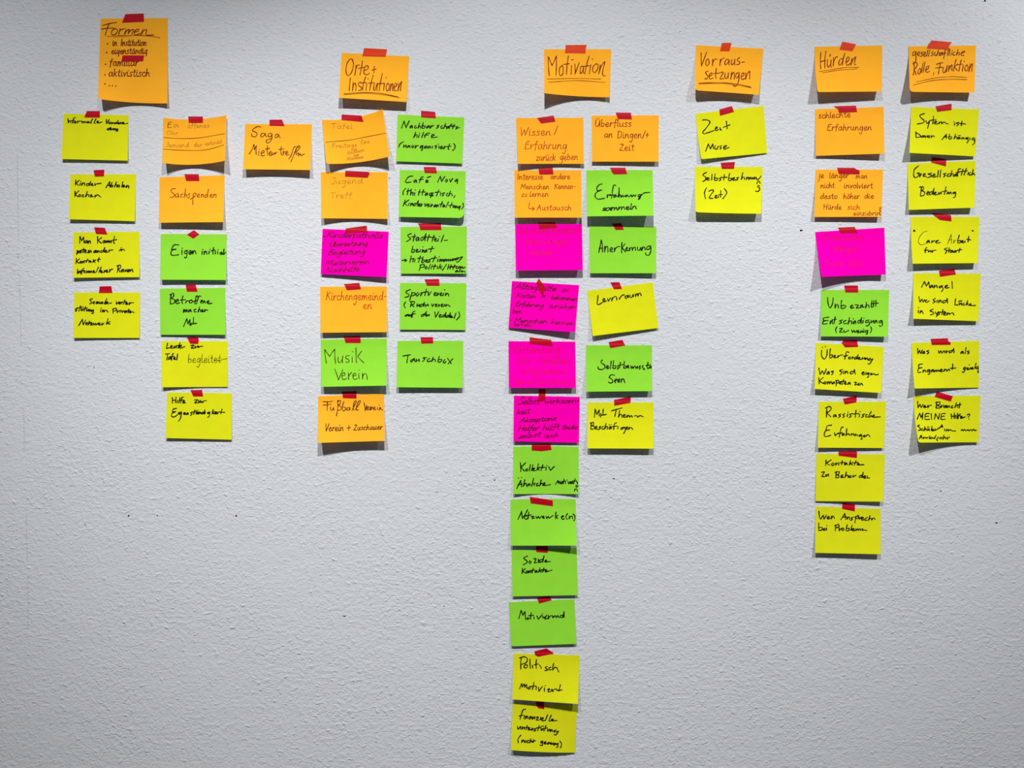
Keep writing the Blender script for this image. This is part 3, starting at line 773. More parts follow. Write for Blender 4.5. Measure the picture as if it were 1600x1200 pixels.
note('g', '625.6,354.4 729.4,353.8 728.8,427.5 626,427.5', (3, 4), '652.8,349 688.8,348.8 690,359.4 656.9,359.6 655.5,353.5', 'bp',
     'green note reading "Stadtteilbeirat, Mitbestimmung Politik" with an arrow',
     [('T', 580, 330, 8, '500,280 455,300 485,335 490,350 440,380;545,290 525,375;510,320 560,315;585,325 560,345 570,370 595,330! 595,370;650,320 620,340 625,370 655,345 685,280! 670,370;725,295 700,375;690,325 745,320;785,300 760,380;750,330 800,325;790,358 812,352 811,341 799,341 790,359 799,375 825,370;840,345 835,375;855,315 857,317;905,300 875,385;915,365 955,362;520,440 505,510 535,510 545,480 515,480;560,498 582,488 581,476 569,476 560,499 569,512 600,505;615,480 608,510;645,445 648,447;640,480 635,515! 655,485;695,480 660,500 670,515 695,485! 695,512;765,440 740,512;715,475 785,465;385,615 440,612;420,600 442,612! 425,630;500,560 485,640;490,600 530,590! 520,635;548,600 542,635;615,560 590,640;580,590 635,585;650,570 630,640 660,635 665,610 640,612;680,624 702,617 701,607 689,607 680,624 689,638 715,630;745,600 720,610 735,630 710,640;800,560 770,635;755,590 820,583;835,600 828,632;850,570 852,572;860,600 855,630! 875,600 878,628! 900,600 902,628;920,600 915,628! 940,600 942,625! 965,600 967,625;985,600 985,622 1010,598! 1012,620;1025,595 1022,618! 1045,592 1050,615;1090,580 1060,590 1065,608 1090,590! 1140,570 1085,635 1065,632;620,670 600,740;610,675 660,665 660,695 615,705;690,690 672,710 690,722 700,698;740,665 715,725;755,690 748,722;765,670 767,672;800,665 780,725;765,690 815,685;830,690 825,720;865,665 845,720;885,690 855,700! 880,722;940,665 890,740;970,665 955,725;1000,670 985,725;960,700 1020,690;1045,670 1020,730;1010,700 1060,690;1075,690 1060,712 1080,715;1095,690 1090,715! 1115,690;1120,692 1118,718! 1140,692 1142,715! 1175,700;1070,740 1050,752 1060,762 1080,742! 1085,760;1110,725 1100,760;1125,742 1122,760;1140,745 1138,762! 1160,748 1175,762')])
note('g', '624.8,441.9 728.8,442.5 726.9,515.6 624.4,515', (3, 2.5), '663,436.5 686,436 686.9,446.5 666.9,446.5 665.5,442', 'bp',
     'green note reading "Sportverein (Ruderverein auf der Veddel)"',
     [('T', 580, 420, 8, '490,260 440,280 435,300 470,320 465,345 420,358;510,295 495,345 480,400;505,305 545,300 545,325 500,340;585,295 560,320 575,340 600,310;625,295 615,340! 640,300 660,295;690,255 670,335;650,295 710,285;715,290 715,335! 750,285;785,318 812,308 810,296 796,296 784,319 794,335 815,330;830,300 825,335! 850,305;860,324 882,312 881,301 869,301 860,324 869,335 895,330;905,305 900,335;915,265 920,260;930,305 925,335! 950,305 960,310 970,340;430,415 410,450 425,490;505,410 490,475;490,415 540,410 535,440 500,445! 535,475;575,440 572,470 600,445! 600,472;640,440 610,455 615,475 640,460 665,420! 655,472;680,445 680,470 710,440! 715,465;755,440 765,472! 785,440;800,459 822,451 821,442 809,442 800,459 804,472 830,468;845,445 845,470! 860,450;875,459 893,451 892,442 882,442 875,459 879,472 905,468;915,445 912,468;935,445 932,470! 955,448 960,450 985,470;460,570 425,585 430,595 465,572! 465,592;480,575 480,592 500,575! 500,600;545,530 520,545 510,610;500,570 550,560;660,565 625,580 630,598 660,580 690,535! 680,592;695,575 692,592 725,570! 725,588;795,540 805,605! 845,535;850,588 872,582 871,571 859,571 850,589 854,605 880,600;910,575 885,590 890,605 915,590 935,545! 925,605;960,580 935,595 940,608 965,595 990,550! 975,608;985,599 1008,594 1006,585 994,585 984,600 994,612 1020,605;1060,555 1035,620;1095,540 1105,590 1065,640')])
note('g', '621,532.5 723.8,532.5 722.5,606 619.4,605', (9, 7.5), '656.9,526.9 676.5,526.9 677,536.5 658.4,536.9', 'bp',
     'green note reading "Tauschbox", lowest of its column',
     [('T', 580, 510, 8, '395,370 490,355;460,360 445,455;540,400 495,425 500,445 540,410! 545,440;565,410 560,440 600,410! 600,440;690,390 650,395 670,410 640,440;730,400 700,420 710,442 745,430;775,385 755,440! 780,410 800,415 800,440;850,375 835,440 865,445 885,415 845,415;920,415 900,440 915,460 935,435;955,400 1000,465;1020,405 960,470')])
# "Motivation"
note('o', '850,76.9 955,76.9 952.5,152 850.6,145.6', (17, 5, 5.5), '883.5,70.4 916.9,70 915.2,76 914.8,83.5 882.5,83 883.5,77', 'hd',
     'orange heading note reading "Motivation", double underlined',
     [('T', 800, 50, 8, '465,545 455,420 455,310! 470,340 500,420! 530,360 555,300! 555,420 550,545;630,420 600,440 590,510 605,545 635,525 640,450 620,420;705,300 690,400 680,530;645,405 715,395;745,420 738,530;745,350 768,342;785,400 790,470 790,525! 815,450 840,380;890,430 865,430 850,480 860,520 885,480 895,440! 890,500 905,520;965,300 935,400 910,520;900,430 965,420;985,410 965,525;1000,335 1008,340;1050,400 1015,430 1010,490 1040,505 1070,460 1075,410 1050,395;1105,410 1085,520! 1110,440 1160,370 1140,460 1130,530 1150,550 1168,545'), ('~', '855,123.6 900,122.6 938.8,123.6', 0.9),
      ('~', '856.9,128.5 880,127 906,126 945,128.8', 0.9)], bm=1.5, tcol='o')
note('o', '806,184.4 911.5,183.8 912.5,256 809.4,256', (9, 4.5, 5), '839,184.4 864.8,180.4 868,190 845.6,193', 'rd',
     'orange note reading "Wissen/Erfahrung zurück geben"',
     [('Wissen', 813, 212, 860.6, 211.5, 13, 7), ('~', '871.5,197 866,210.8'), ('Erfahrung', 820.6, 233, 885, 233, 12.5, 7.5),
      ('zurück', 838, 251, 867.5, 251, 10.5, 6.5), ('geben', 875, 250, 903, 250, 9.5, 6.5)])
note('o', '803.8,266 908,266 908.8,340 804.4,340', (8.5, 8), '841,262.5 863.5,261.5 864.8,272.5 843,272.8', 'rd',
     'orange note reading "Interesse andere Menschen kennen zu lernen, Austausch"',
     [('Interesse', 808.8, 280.5, 849, 280.5, 9, 5.6), ('andere', 860.6, 280, 890.6, 279.8, 8.5, 5.2),
      ('Menschen', 813.8, 295.6, 858, 295.6, 7.8, 5), ('Kennen-', 866.9, 295.3, 898.8, 295, 7.5, 5),
      ('zu', 815, 307.5, 823.8, 307.5, 7, 5), ('lernen', 828, 307.5, 857, 307, 8, 5.2),
      ('~', '827.5,317 826,325.5 830,326 834.5,326.2'), ('~', '832,323.8 835,326.2 832,328.4', 1.4),
      ('Austausch', 839, 328.6, 892.5, 328.5, 8.5, 5.4)])
note('p', '804.8,350.6 909.4,350 910.6,422 806,422.8', (10, 10), '840.6,347.5 866.9,347 870.6,355.6 842.5,358', 'pf',
     'pink note with faint red writing "Zwischenmenschliche Verbindungen stärken"',
     [('Zwischenmenschliche', 810, 364, 908.8, 364, 8, 5), ('Verbindungen', 820, 380.8, 886, 380.6, 8, 5),
      ('stärken', 827.5, 398, 863.8, 398, 8.5, 5)])
note('p', '800,439 905,445.6 898,519 794.4,512', (3, 7, 11), '841.9,435 847.5,442.5 853,450.6 848,461 845.5,459 842,452 837.8,442', 'pm',
     'tilted pink note reading "Alltagshilfe ... Erfahrung zurückgeben" in dense maroon writing',
     [('~', '800.5,446 803.5,445.5', 0.9), ('Alltagshilfe', 805, 451, 869, 455, 8.5, 4.6), ('zu', 878, 455.5, 888, 455.5, 5, 3.8),
      ('Kosten', 807, 464.5, 837.5, 466, 7, 4), ('zu', 846, 464.5, 852.5, 464.5, 5, 3.6), ('bekommen', 861, 467.5, 902.5, 470.5, 7.5, 4),
      ('~', '798,477 799.5,476.5', 0.9), ('Erfahrung', 805.6, 478.5, 849, 480.5, 8, 4.4), ('zurückge-', 857.5, 481, 901, 482.5, 7, 4),
      ('ben', 800.6, 489, 815.6, 490, 6.5, 4), ('~', '797,500.5 799,500', 0.9), ('Menschen', 803.8, 503.8, 855.6, 505.5, 7.5, 4.2),
      ('kennen', 861, 506, 898, 508.5, 7.5, 4.2), ('lernen', 802.5, 509.5, 830.6, 510.5, 6, 3.6)])
note('p', '794.4,533 898.8,533.8 900,606 795,606', (9, 8.5), '827.5,527 861,531 863.8,541 827.5,537', 'pf',
     'pink note with faint red writing "Verbindung über Familienmitglieder"',
     [('Verbindung', 801, 551.5, 873.8, 551, 11, 6.5), ('über', 808, 567.5, 830.6, 567.5, 8, 5.2),
      ('Familien-', 841, 567.5, 892.5, 567.5, 8.5, 5.2), ('mitgliedern', 813.8, 583.8, 883.8, 583.8, 8.5, 5),
      ('(Generationsübergr.)', 802, 600.6, 898, 600.6, 7.5, 4.6)])
note('p', '803,618 906,620 904.4,691.9 802,689.4', (6, 3.5), '841.9,608 852.5,608 852.3,618 852,625.6 841,628.8 841.5,618', 'pm',
     'pink note reading "Selbstwirksamkeit, Akzeptanz" in maroon, lowest of the pink ones',
     [('Selbst', 808.8, 632, 843, 631, 11, 5.5), ('wirksam-', 850, 630.5, 905.6, 629.5, 7.5, 4.4), ('keit', 807.5, 648, 828, 645.5, 8.5, 4.6),
      ('Akzeptanz', 812, 660.6, 870, 656.5, 7.5, 4.2), ('Helfer', 810, 673.5, 842.5, 672, 9, 4.4), ('hilft', 848, 672, 873.8, 671, 9, 4.4),
      ('Beiden', 879, 671, 904, 670.5, 6.5, 4), ('selbst', 810, 685.5, 845, 682, 8.5, 4.2), ('auch', 850, 684.5, 873, 682.5, 7, 4.2)])
note('g', '802,698 904.4,698 903.8,772 802,771.9', (6, 0.5, 6), '831,693.8 860,693 862,703 846,705 830.6,703.8', 'bk',
     'green note reading "Kollektiv, Ähnliche Motivation"',
     [('T', 760, 680, 8, '425,345 430,400 430,455;490,345 435,400! 475,450;505,420 490,440 510,448 515,425;550,370 535,445;580,370 565,445;580,428 602,422 601,411 589,411 580,429 589,445 615,440;650,360 630,440;665,400 640,420! 665,440;705,370 685,440;675,405 735,400;750,405 742,438;755,380 757,382;780,395 800,440! 850,390;380,665 430,565! 440,645;395,620 450,610;400,535 402,537;440,530 442,532;480,555 460,640! 485,600 500,610 500,640;520,610 515,640! 540,605 545,632;590,540 565,640;600,600 598,632;590,610 610,600;645,600 625,615 630,635 655,625;685,560 665,635! 690,600 705,605 705,632;715,624 733,607 732,596 722,596 715,624 724,630 800,618;865,612 895,565! 900,600! 920,575! 920,608;940,585 928,600 942,608 948,588;970,550 960,608;945,578 985,572;990,580 988,605;1005,560 1007,562;1020,580 1030,608! 1050,578;1070,582 1050,598 1060,608 1075,585! 1080,605;1110,545 1090,605;1075,575 1125,570;1130,580 1140,605'), ('o', 899.6, 761, 902.8, 761, 3, 2.8), ('n', 897.5, 767.5, 903, 767.5, 4, 3.8)], tm=-0.8)
note('g', '797.5,780.6 899.4,780 901,852.5 798,852.5', (8, 9.5, 16), '827.5,776 863.8,781.9 864,791 829.4,786.5', 'bk',
     'green note reading "Netzwerke(n)"',
     [('T', 760, 760, 8, '395,410 430,340 440,310! 450,400! 490,340 515,290;500,360 480,370 475,400 500,410 520,390;530,320 525,370 520,405;490,370 560,355;560,375 590,375 570,400 605,395;620,375 630,400! 650,375! 665,400! 690,370;700,390 720,380 712,370 700,390 725,400;745,375 755,400 770,375! 790,395 820,370 840,365;870,320 865,370 865,405;895,360 870,380! 890,400;940,385 965,375 955,365 935,385 950,410 975,405;1015,340 995,370 1000,400 1015,410;1035,375 1035,405! 1050,375 1075,375 1075,405;1085,345 1105,370 1105,410 1090,430')], tm=-1)
note('g', '799.4,859.4 901,856 902.5,930 800.6,931.9', (5, 5), '837.8,853 856,853 856,863.8 837.8,862.5', 'bk',
     'green note reading "Soziale Kontakte", its top tucked under the note above',
     [('T', 760, 840, 8, '515,230 465,255 500,285 510,310 460,340;545,290 530,310 550,325 558,298;590,265 620,265 600,315 630,310;650,270 650,315;700,270 665,285 670,310 700,290 720,230! 705,310;730,299 752,290 751,283 739,283 730,300 739,305 800,298;450,385 445,450;485,390 450,420! 490,445;505,415 495,435 515,440 518,418;535,415 530,440! 550,415 555,438;585,385 570,440;555,412 605,405;625,410 605,425 615,438 630,412! 635,435;670,380 650,435;690,400 660,415! 690,430;720,380 705,430;690,408 740,400;735,424 758,411 756,402 744,402 734,425 749,428 820,405')])
note('g', '795,941 897.5,936 900.6,1006 798.8,1010', (4.5, 5), '838.8,933.8 858.8,931.5 862,937.8 842.5,943', 'bk',
     'green note reading "Motivierend", lowest of the green ones',
     [('T', 760, 910, 8, '405,450 435,350! 455,410! 480,365! 490,460;520,440 502,455 520,465 530,445;560,380 550,460;530,415 590,410;595,430 595,455;630,420 650,460! 690,410;705,420 705,445;700,395 702,397;715,440 745,425 755,410 730,455 770,450;775,415 775,455! 790,425 820,415;830,420 830,440 860,415! 875,440! 890,415 910,440;960,410 925,415 930,440 960,425 970,365! 970,440')], r=2)
note('y', '802.5,1021 905.6,1023.8 903,1100 800.6,1092.8', (9, 12, 17), '835,1017.5 853.8,1013 865,1020 864,1021.5 841,1026 836,1023.5', 'bk',
     'yellow note reading "Politisch motiviert"',
     [('T', 760, 1000, 8, '435,220 430,290 430,365;415,225 470,210 510,230 500,280 440,305;485,310 470,330 480,350 510,340 510,315 490,305;545,240 545,310 550,355;575,315 578,350;625,245 620,310 625,355;600,310 650,300;665,315 680,335 685,355;760,330 735,345 755,360 765,375 730,382;805,340 780,355 785,375 815,370;840,295 830,340 830,375! 850,345 880,345 890,370 905,400'), ('T', 760, 1000, 8, '415,610 440,545! 450,590! 470,550 480,590! 500,555 505,605;545,580 520,600 535,615 555,590;595,530 575,620;550,580 620,575;625,585 620,620;650,590 655,640! 700,580;725,600 725,640;735,570 737,572;765,620 790,610 770,645 800,645 820,615! 830,645! 850,615 880,615;925,560 905,640;880,630 945,625')])
note('y', '801,1099 902,1102 898,1176 798.8,1172', (10, 9, 2), '836.9,1095 850.6,1095 849.8,1101 850.6,1108 841,1106.5 838.4,1103', 'bk',
     'yellow note reading "finanzielle Unterstützung (nicht genug)", lowest on the wall',
     [('T', 760, 1050, 8, '490,465 455,480 420,590;410,550 460,540;475,545 470,585;490,550 488,585! 510,550 515,582;555,555 530,570 540,590 560,558! 565,585;580,560 578,590! 600,560 605,588;620,565 650,565 625,600 660,600;680,565 675,600;690,588 712,583 711,571 699,571 690,589 699,610 725,605;765,535 735,610;810,540 780,610 800,612;810,599 832,595 831,588 819,588 810,600 819,610 885,605;390,680 395,715 430,680! 430,715;450,685 445,715! 470,690 475,715;510,670 495,720;475,695 530,690;520,711 542,706 541,697 529,697 520,712 529,725 555,720;570,700 565,730! 590,705;625,705 600,715 615,730 590,740;660,670 640,735;625,700 680,695;685,705 685,730 710,705! 712,735;685,680 720,678;745,670 725,735;715,705 765,700;765,715 765,740 790,715! 795,740;805,720 800,745! 820,720 825,745;870,725 845,735 848,750 900,740! 870,785 845,780;430,790 395,840 400,885;445,850 440,880! 465,850 475,880;490,855 485,880;530,855 505,865 510,885 535,878;555,835 540,885! 560,860 575,880;595,845 585,880;570,865 615,860;705,865 680,870 685,890 705,870! 700,915 670,915;720,889 742,881 741,872 729,872 720,890 729,900 755,895;770,880 765,905! 790,880 795,900;810,880 810,905 835,885! 835,910;850,890 845,915! 865,890 870,910;900,890 880,900 895,910! 890,940 870,940;920,865 940,900 925,950')], bm=1.2)
note('o', '924.4,180.6 1029.4,180 1028.8,252.5 925,252.5', (4.5, 5.5), '961.9,176 985.6,176 987.5,186.6 965.6,186', 'dr',
     'orange note reading "Überfluss an Dingen/+ Zeit"',
     [('Überfluss', 930, 198, 986, 198, 11.5, 6.5), ('an', 944.4, 215, 957, 215, 9, 6.2), ('Dingen/+', 965, 216, 1013.8, 215.5, 11, 6.5),
      ('Zeit', 968, 235.6, 991, 235.2, 10.5, 6.5)])
note('g', '916,266 1019.8,265.6 1021,336.9 917.5,338', (13, 15), '953.5,262 977,262 980,272 958.8,272.5 955.5,268', 'bk',
     'green note reading "Erfahrungen sammeln", lower edge standing off the wall',
     [('T', 880, 240, 8, '485,380 450,390 420,430 425,465! 480,455! 425,480 400,510 405,550 440,570 520,558;550,515 550,550! 560,520 590,510;655,400 635,390 620,440 605,560;580,525 640,515;650,515 630,530 640,548 660,515! 665,540 690,520 700,450 700,430! 695,545! 710,515 720,520 725,545 745,520! 755,540 780,520! 785,540 800,515! 820,540 850,515! 860,540 880,515! 900,535 910,515;955,510 935,520 945,540 975,510! 960,560 940,572 945,560 985,515 1000,500 1020,490 1085,485'), ('sammeln', 941, 329.5, 995, 326.5, 9, 4.6)])
note('g', '920.6,354 1025.6,354 1025,426.9 921.9,426.9', (5.5, 7), '956,348.8 970.6,348.8 975,359 961.9,359.4', 'bk',
     'green note reading "Anerkennung"',
     [('T', 880, 325, 8, '445,555 465,460 475,400! 490,470 490,550;450,505 490,500;520,480 518,550! 530,490 555,485 560,550;590,530 615,515 605,495 585,515 590,545 620,545;640,500 640,545! 650,510 680,485 710,480;735,430 730,490 730,560;770,450 735,500! 760,525 775,550;780,520 805,510 800,490 785,510 790,535 815,530;830,500 828,535! 840,500 860,495 865,530! 875,500 900,490 905,530;930,490 930,520 950,530 970,495! 975,530;990,490 985,530! 1000,490 1020,495 1025,525;1085,475 1050,485 1045,520 1080,510 1095,480! 1095,540 1070,590 1035,585 1030,560')])
note('y', '917.5,454.4 1020,441 1028.8,512.5 926,525', (8, 3), '953.5,441 968,441 971.9,451.5 959.4,452', 'bk',
     'tilted yellow note reading "Lernraum"',
     [('T', 880, 415, 8, '435,375 430,430 425,480 450,485 490,460;500,445 520,430 510,410 495,430 505,455 540,440;555,415 565,445! 590,405;610,405 605,440! 625,400 650,385 665,395 670,430;700,405 705,420! 715,395 740,370 765,365;800,375 775,385 780,410 800,400 815,370! 815,400;835,370 835,395 855,400 875,360! 880,390;900,355 905,385! 915,360 930,350 935,380! 950,345 965,345 975,375')])
note('g', '915.6,539.4 1018.8,539.4 1018.8,611 916,612', (10, 9), '951,534.4 972.5,531 977,539.8 953.5,544', 'bk',
     'green note reading "Selbstbewusst Sein"',
     [('T', 880, 505, 8, '490,460 475,475 480,500 515,520 520,560 480,580 440,570 435,545;540,555 565,540 555,525 540,545 550,570 575,555;600,475 590,570;630,470 620,560! 650,565 660,535 630,530;695,525 680,540 690,560 675,575;715,490 705,560;690,530 750,515;765,480 755,560! 785,560 790,535 765,535;800,550 820,540 812,525 800,550 825,560;845,535 850,565! 865,540! 875,565! 895,535;905,540 910,565 930,540! 935,565;965,530 950,545 965,560 950,575;1000,530 985,545 1000,560 1020,575 1000,578;1060,490 1050,545 1060,570 1085,540;1035,530 1090,520;1090,535 1080,555 1100,560 1100,540;640,650 600,645 575,680 610,700 620,735 590,748 565,735;650,720 670,710 660,695 640,720 655,745;685,700 683,735 695,738! 702,695! 702,738;725,700 725,740! 735,700 755,700 770,745')])
note('y', '918,628.8 1021,628.8 1021,701 918,700.6', (10, 10), '959.4,624.8 986,619.4 985,629.4 959.8,634', 'bk',
     'yellow note reading "Mit Thema Beschäftigen"',
     [('T', 880, 595, 8, '390,455 400,355! 420,420! 450,365! 450,440;470,410 468,455;500,355 495,430;480,430 540,420;605,375 735,340;665,355 645,445;705,375 690,455! 710,420 730,425 735,455;750,438 777,432 776,421 760,421 749,439 758,455 790,450;800,430 800,455! 820,430 830,455! 850,435 865,455;890,440 920,435 930,455 960,435 1000,450;350,525 345,605;340,530 380,520 375,555 350,560! 395,575 385,600 345,605;400,588 422,582 421,571 409,571 400,589 409,605 435,600;470,570 450,580 465,595 440,612;500,570 480,590 490,605 510,600;535,535 515,605! 540,570 555,575 550,605;590,570 570,590 580,605 600,575! 600,602;575,550 577,552;600,548 602,550;665,525 640,540 630,610;615,575 670,565;685,570 682,600;755,580 720,590 725,608 755,590! 770,580 775,620 755,660;785,594 803,587 802,577 792,577 785,594 789,608 815,602;825,580 822,605! 845,582 870,608')])
# "Vorraussetzungen"
note('o', '1087.5,70.6 1193,76 1185.5,148 1086,141', (13, 9, 10), '1128,67 1143,66.9 1139.8,80 1125,80', 'hd',
     'orange heading note reading "Vorraussetzungen", underlined, lower left corner curled forward',
     [('T', 1040, 50, 8, '445,260 445,340 450,425! 480,340 515,250;530,335 505,360 505,410 525,420 545,385 535,340;590,340 585,420! 592,375 625,335 645,345;685,340 678,420! 685,370 715,330 735,325;790,345 760,345 740,380 745,410 775,390 795,350! 790,400 800,412;830,345 820,390 835,410 860,375 865,340! 862,400 870,412;925,320 895,345 905,365 930,375 915,405 885,405;955,378 985,375;530,490 500,500 510,530 530,555 510,590 490,580;540,550 575,540 580,510 555,520 545,560 555,590 590,575;635,455 625,530 630,580;600,520 665,515;675,510 720,505 680,585 725,580;745,510 740,565 755,585 780,550 785,510! 782,580;825,500 815,590! 830,530 855,505 860,550 858,590;905,510 885,520 875,560 895,575 915,540 920,505! 915,600 895,660 860,680 845,665;945,560 975,545 980,515 955,520 945,570 960,595 990,580;1005,510 1000,590! 1015,540 1050,490 1050,590'),
      ('~', '1092,130.2 1112,129.2 1133.8,129.6 1152.5,131.6 1173,136', 1.3),
      ('~', '1092,131.4 1112,130.6 1133.8,131 1152.5,133.4 1174.4,137.6', 0.8)], r=5, tcol='o')
note('y', '1087,177.5 1193,165.6 1198.8,239 1095.6,248.8', (6, 1), '1123.8,171 1143.5,165.6 1147,174.8 1125,181', 'bk',
     'tilted yellow note reading "Zeit Muse"',
     [('T', 1040, 140, 8, '465,380 510,378 550,395 550,420 500,490 465,530 480,552 540,535 610,510;620,490 645,480 640,465 620,485 630,512 660,500;680,475 685,505 700,500;760,395 765,450 770,490;725,470 805,440'), ('T', 1040, 140, 8, '500,770 535,680! 560,740! 590,680! 600,740;620,700 615,735 640,745 660,705;700,700 680,715 695,730 680,745;725,730 755,715 760,700 735,705 725,730 740,745 795,722')], r=2, lp=1.3)
note('y', '1085.6,260.6 1191.9,260.6 1189.4,333.8 1087,331.5', (12, 10), '1126,254.4 1148.5,253 1146.9,263.8 1128,264', 'bk',
     'yellow note reading "Selbstbestimmung (Zeit)"',
     [('T', 1040, 230, 8, '510,315 465,345 500,375 500,405 465,430;510,399 542,391 540,382 522,382 509,400 523,410 550,410;580,340 575,410;620,335 610,405 640,415 655,390 620,385;695,375 675,390 690,405 670,420;735,345 725,410;700,378 770,375;800,330 785,410 815,415 830,390 795,390;840,398 862,392 861,381 849,381 840,399 849,415 875,405;915,375 890,385 905,400 880,415;965,320 945,405! 965,375 985,380 985,405;1015,375 1010,405! 1035,375 1040,405! 1060,375 1065,400! 1085,380 1088,400! 1110,375 1110,400! 1130,375 1135,400! 1160,400 1195,360;510,510 485,570 500,645;540,550 575,535 600,545 545,630 590,640;615,625 640,605 625,600 620,635 645,630;655,610 660,632;690,545 685,625;665,595 710,590;735,520 765,570 715,645;1140,455 1160,420 1182,450;1170,480 1150,485 1155,502 1172,500! 1175,530 1155,553 1125,548')], r=3, bm=0.6)
# "Hürden"
note('o', '1273,73 1378.8,71 1377.5,143 1277.5,143.8', (13, 9), '1316,65 1338,69 1331.9,80 1311.9,77.5', 'hd',
     'orange heading note reading "Hürden", double underlined',
     [('T', 1230, 50, 8, '420,255 415,360 420,460;485,240 470,340 470,455;415,370 480,355;505,345 500,410 515,440 545,390 548,350! 545,430 555,440;535,280 540,295 530,305;580,320 575,425! 585,360 615,310 630,315;690,330 655,350 645,400 660,415 690,370 720,265! 700,340 690,415;735,380 765,360 775,315 750,320 735,380 750,415 790,395;810,330 795,415! 815,360 855,310 845,360 840,400 858,408'), ('~', '1280,111.9 1305,107.8 1325,105.2 1341.9,105.6', 1.0),
      ('~', '1285,114 1307.5,110 1338.8,107.5', 1.0)], lp=2.2, r=2, tcol='o')
note('o', '1273.8,170.6 1380.6,167 1381.9,240 1274.8,243.5', (3, 8), '1302.8,165.9 1337.5,165 1339.4,175 1311,176.5 1309.4,170.6', 'dr',
     'orange note reading "schlechte Erfahrungen"',
     [('schlechte', 1279, 185, 1329, 183, 9.5, 5.6), ('Erfahrungen', 1293, 204, 1361.9, 203.5, 10, 5.8)])
note('o', '1274.4,265 1380,265 1376.9,338.8 1272.5,339', (6, 7), '1308,262 1334.8,262 1338,264.5 1343,266.5 1343,272.5 1310.6,272', 'dr',
     'orange note with five crowded red lines beginning "je länger man nicht involviert"',
     [('je', 1279, 278.5, 1287.5, 278, 8, 5.6), ('länger', 1296, 278.5, 1326, 278, 8.5, 5.2), ('man', 1337.5, 279, 1355, 279, 7, 4.8),
      ('nicht', 1282.5, 293.8, 1303.8, 293.5, 8.5, 5), ('involviert', 1318.8, 294, 1363.8, 294, 8.5, 5),
      ('desto', 1281.9, 310.6, 1308, 310.6, 8.5, 5), ('höher', 1318, 310.6, 1343, 310.4, 8.5, 5), ('die', 1350.6, 310, 1365.6, 310, 8, 5),
      ('Hürde', 1286.9, 327.5, 1315, 327.5, 8.5, 5), ('sich', 1324.4, 327.5, 1343.8, 327.5, 8, 5, 'rd'),
      ('einzubrin', 1333.8, 336.6, 1375.2, 336.4, 7, 4.4), ('~', '1374,325 1377.4,324.2 1374,328.4 1377,329.4 1374.4,332.4 1376.8,337')])
note('p', '1273.8,362.5 1381.9,355.6 1384,429 1283.8,432.5', (20, 9, 9), '1309.4,355.6 1335.6,354.4 1340,363.8 1313.8,364.8', 'pf',
     'pink note with faint red writing "Finanzieller Mangel, keine Zeit", left side folded forward',
     [('Finanzieller', 1285, 376.5, 1348.8, 375, 10, 5.5), ('Mangel', 1303.8, 393, 1339, 392.5, 8.5, 5),
      ('Keine', 1288.8, 415.6, 1317, 415.4, 9, 5), ('Zeit', 1325.6, 415.2, 1348, 415, 9, 5)], lp=1.25)
note('g', '1283,453 1389.4,453 1386.9,526 1282.5,525.6', (5.5, 8), '1319,446 1340.6,446 1341,457 1321,457', 'bp',
     'green note reading "Unbezahlt, Entschädigung (zu wenig)"',
     [('T', 1230, 420, 8, '505,360 510,430 535,490 565,440 575,365;600,440 598,490! 615,450 635,450 640,490;680,395 675,440 675,490 705,495 735,470 710,455 680,465;790,480 820,465 810,450 790,470 800,492 835,485;850,450 890,455 865,490 910,488;940,450 915,460 920,485 940,460! 945,480 965,475;990,420 980,490! 995,455 1015,450 1025,485;1060,400 1050,475 1065,480;1085,400 1075,475;1110,395 1105,470;1050,435 1140,430'), ('T', 1230, 420, 8, '520,605 455,615 455,650! 510,645! 455,655 445,690 500,685;540,650 535,690! 560,650 570,690;600,600 585,685;560,640 615,630;690,640 655,650 680,668 650,690;735,645 705,660 715,688 745,680;780,610 760,690! 785,650 805,655 805,688;850,650 825,665 830,688 855,655! 858,685;825,625 830,628;910,640 885,655 885,680 910,670 930,610! 925,685;950,645 945,680;960,615 962,617;1025,640 985,650 985,675 1020,660! 1030,690 1000,715 985,710;1050,645 1045,675 1080,645! 1082,680;1100,645 1095,678! 1115,645 1125,675;1185,645 1150,655 1155,680 1185,655! 1190,700 1165,720 1150,708;620,725 605,760 615,800;655,750 690,745 655,790 695,790;710,770 715,795 770,770;805,765 815,795! 835,770! 850,795! 870,770;875,789 898,781 896,772 884,772 874,790 884,800 910,795;920,775 918,798! 940,775 945,795;960,775 955,795;955,755 957,757;1010,770 975,775 975,795 1005,785! 1000,815 985,815;1045,725 1055,760 1040,800')])
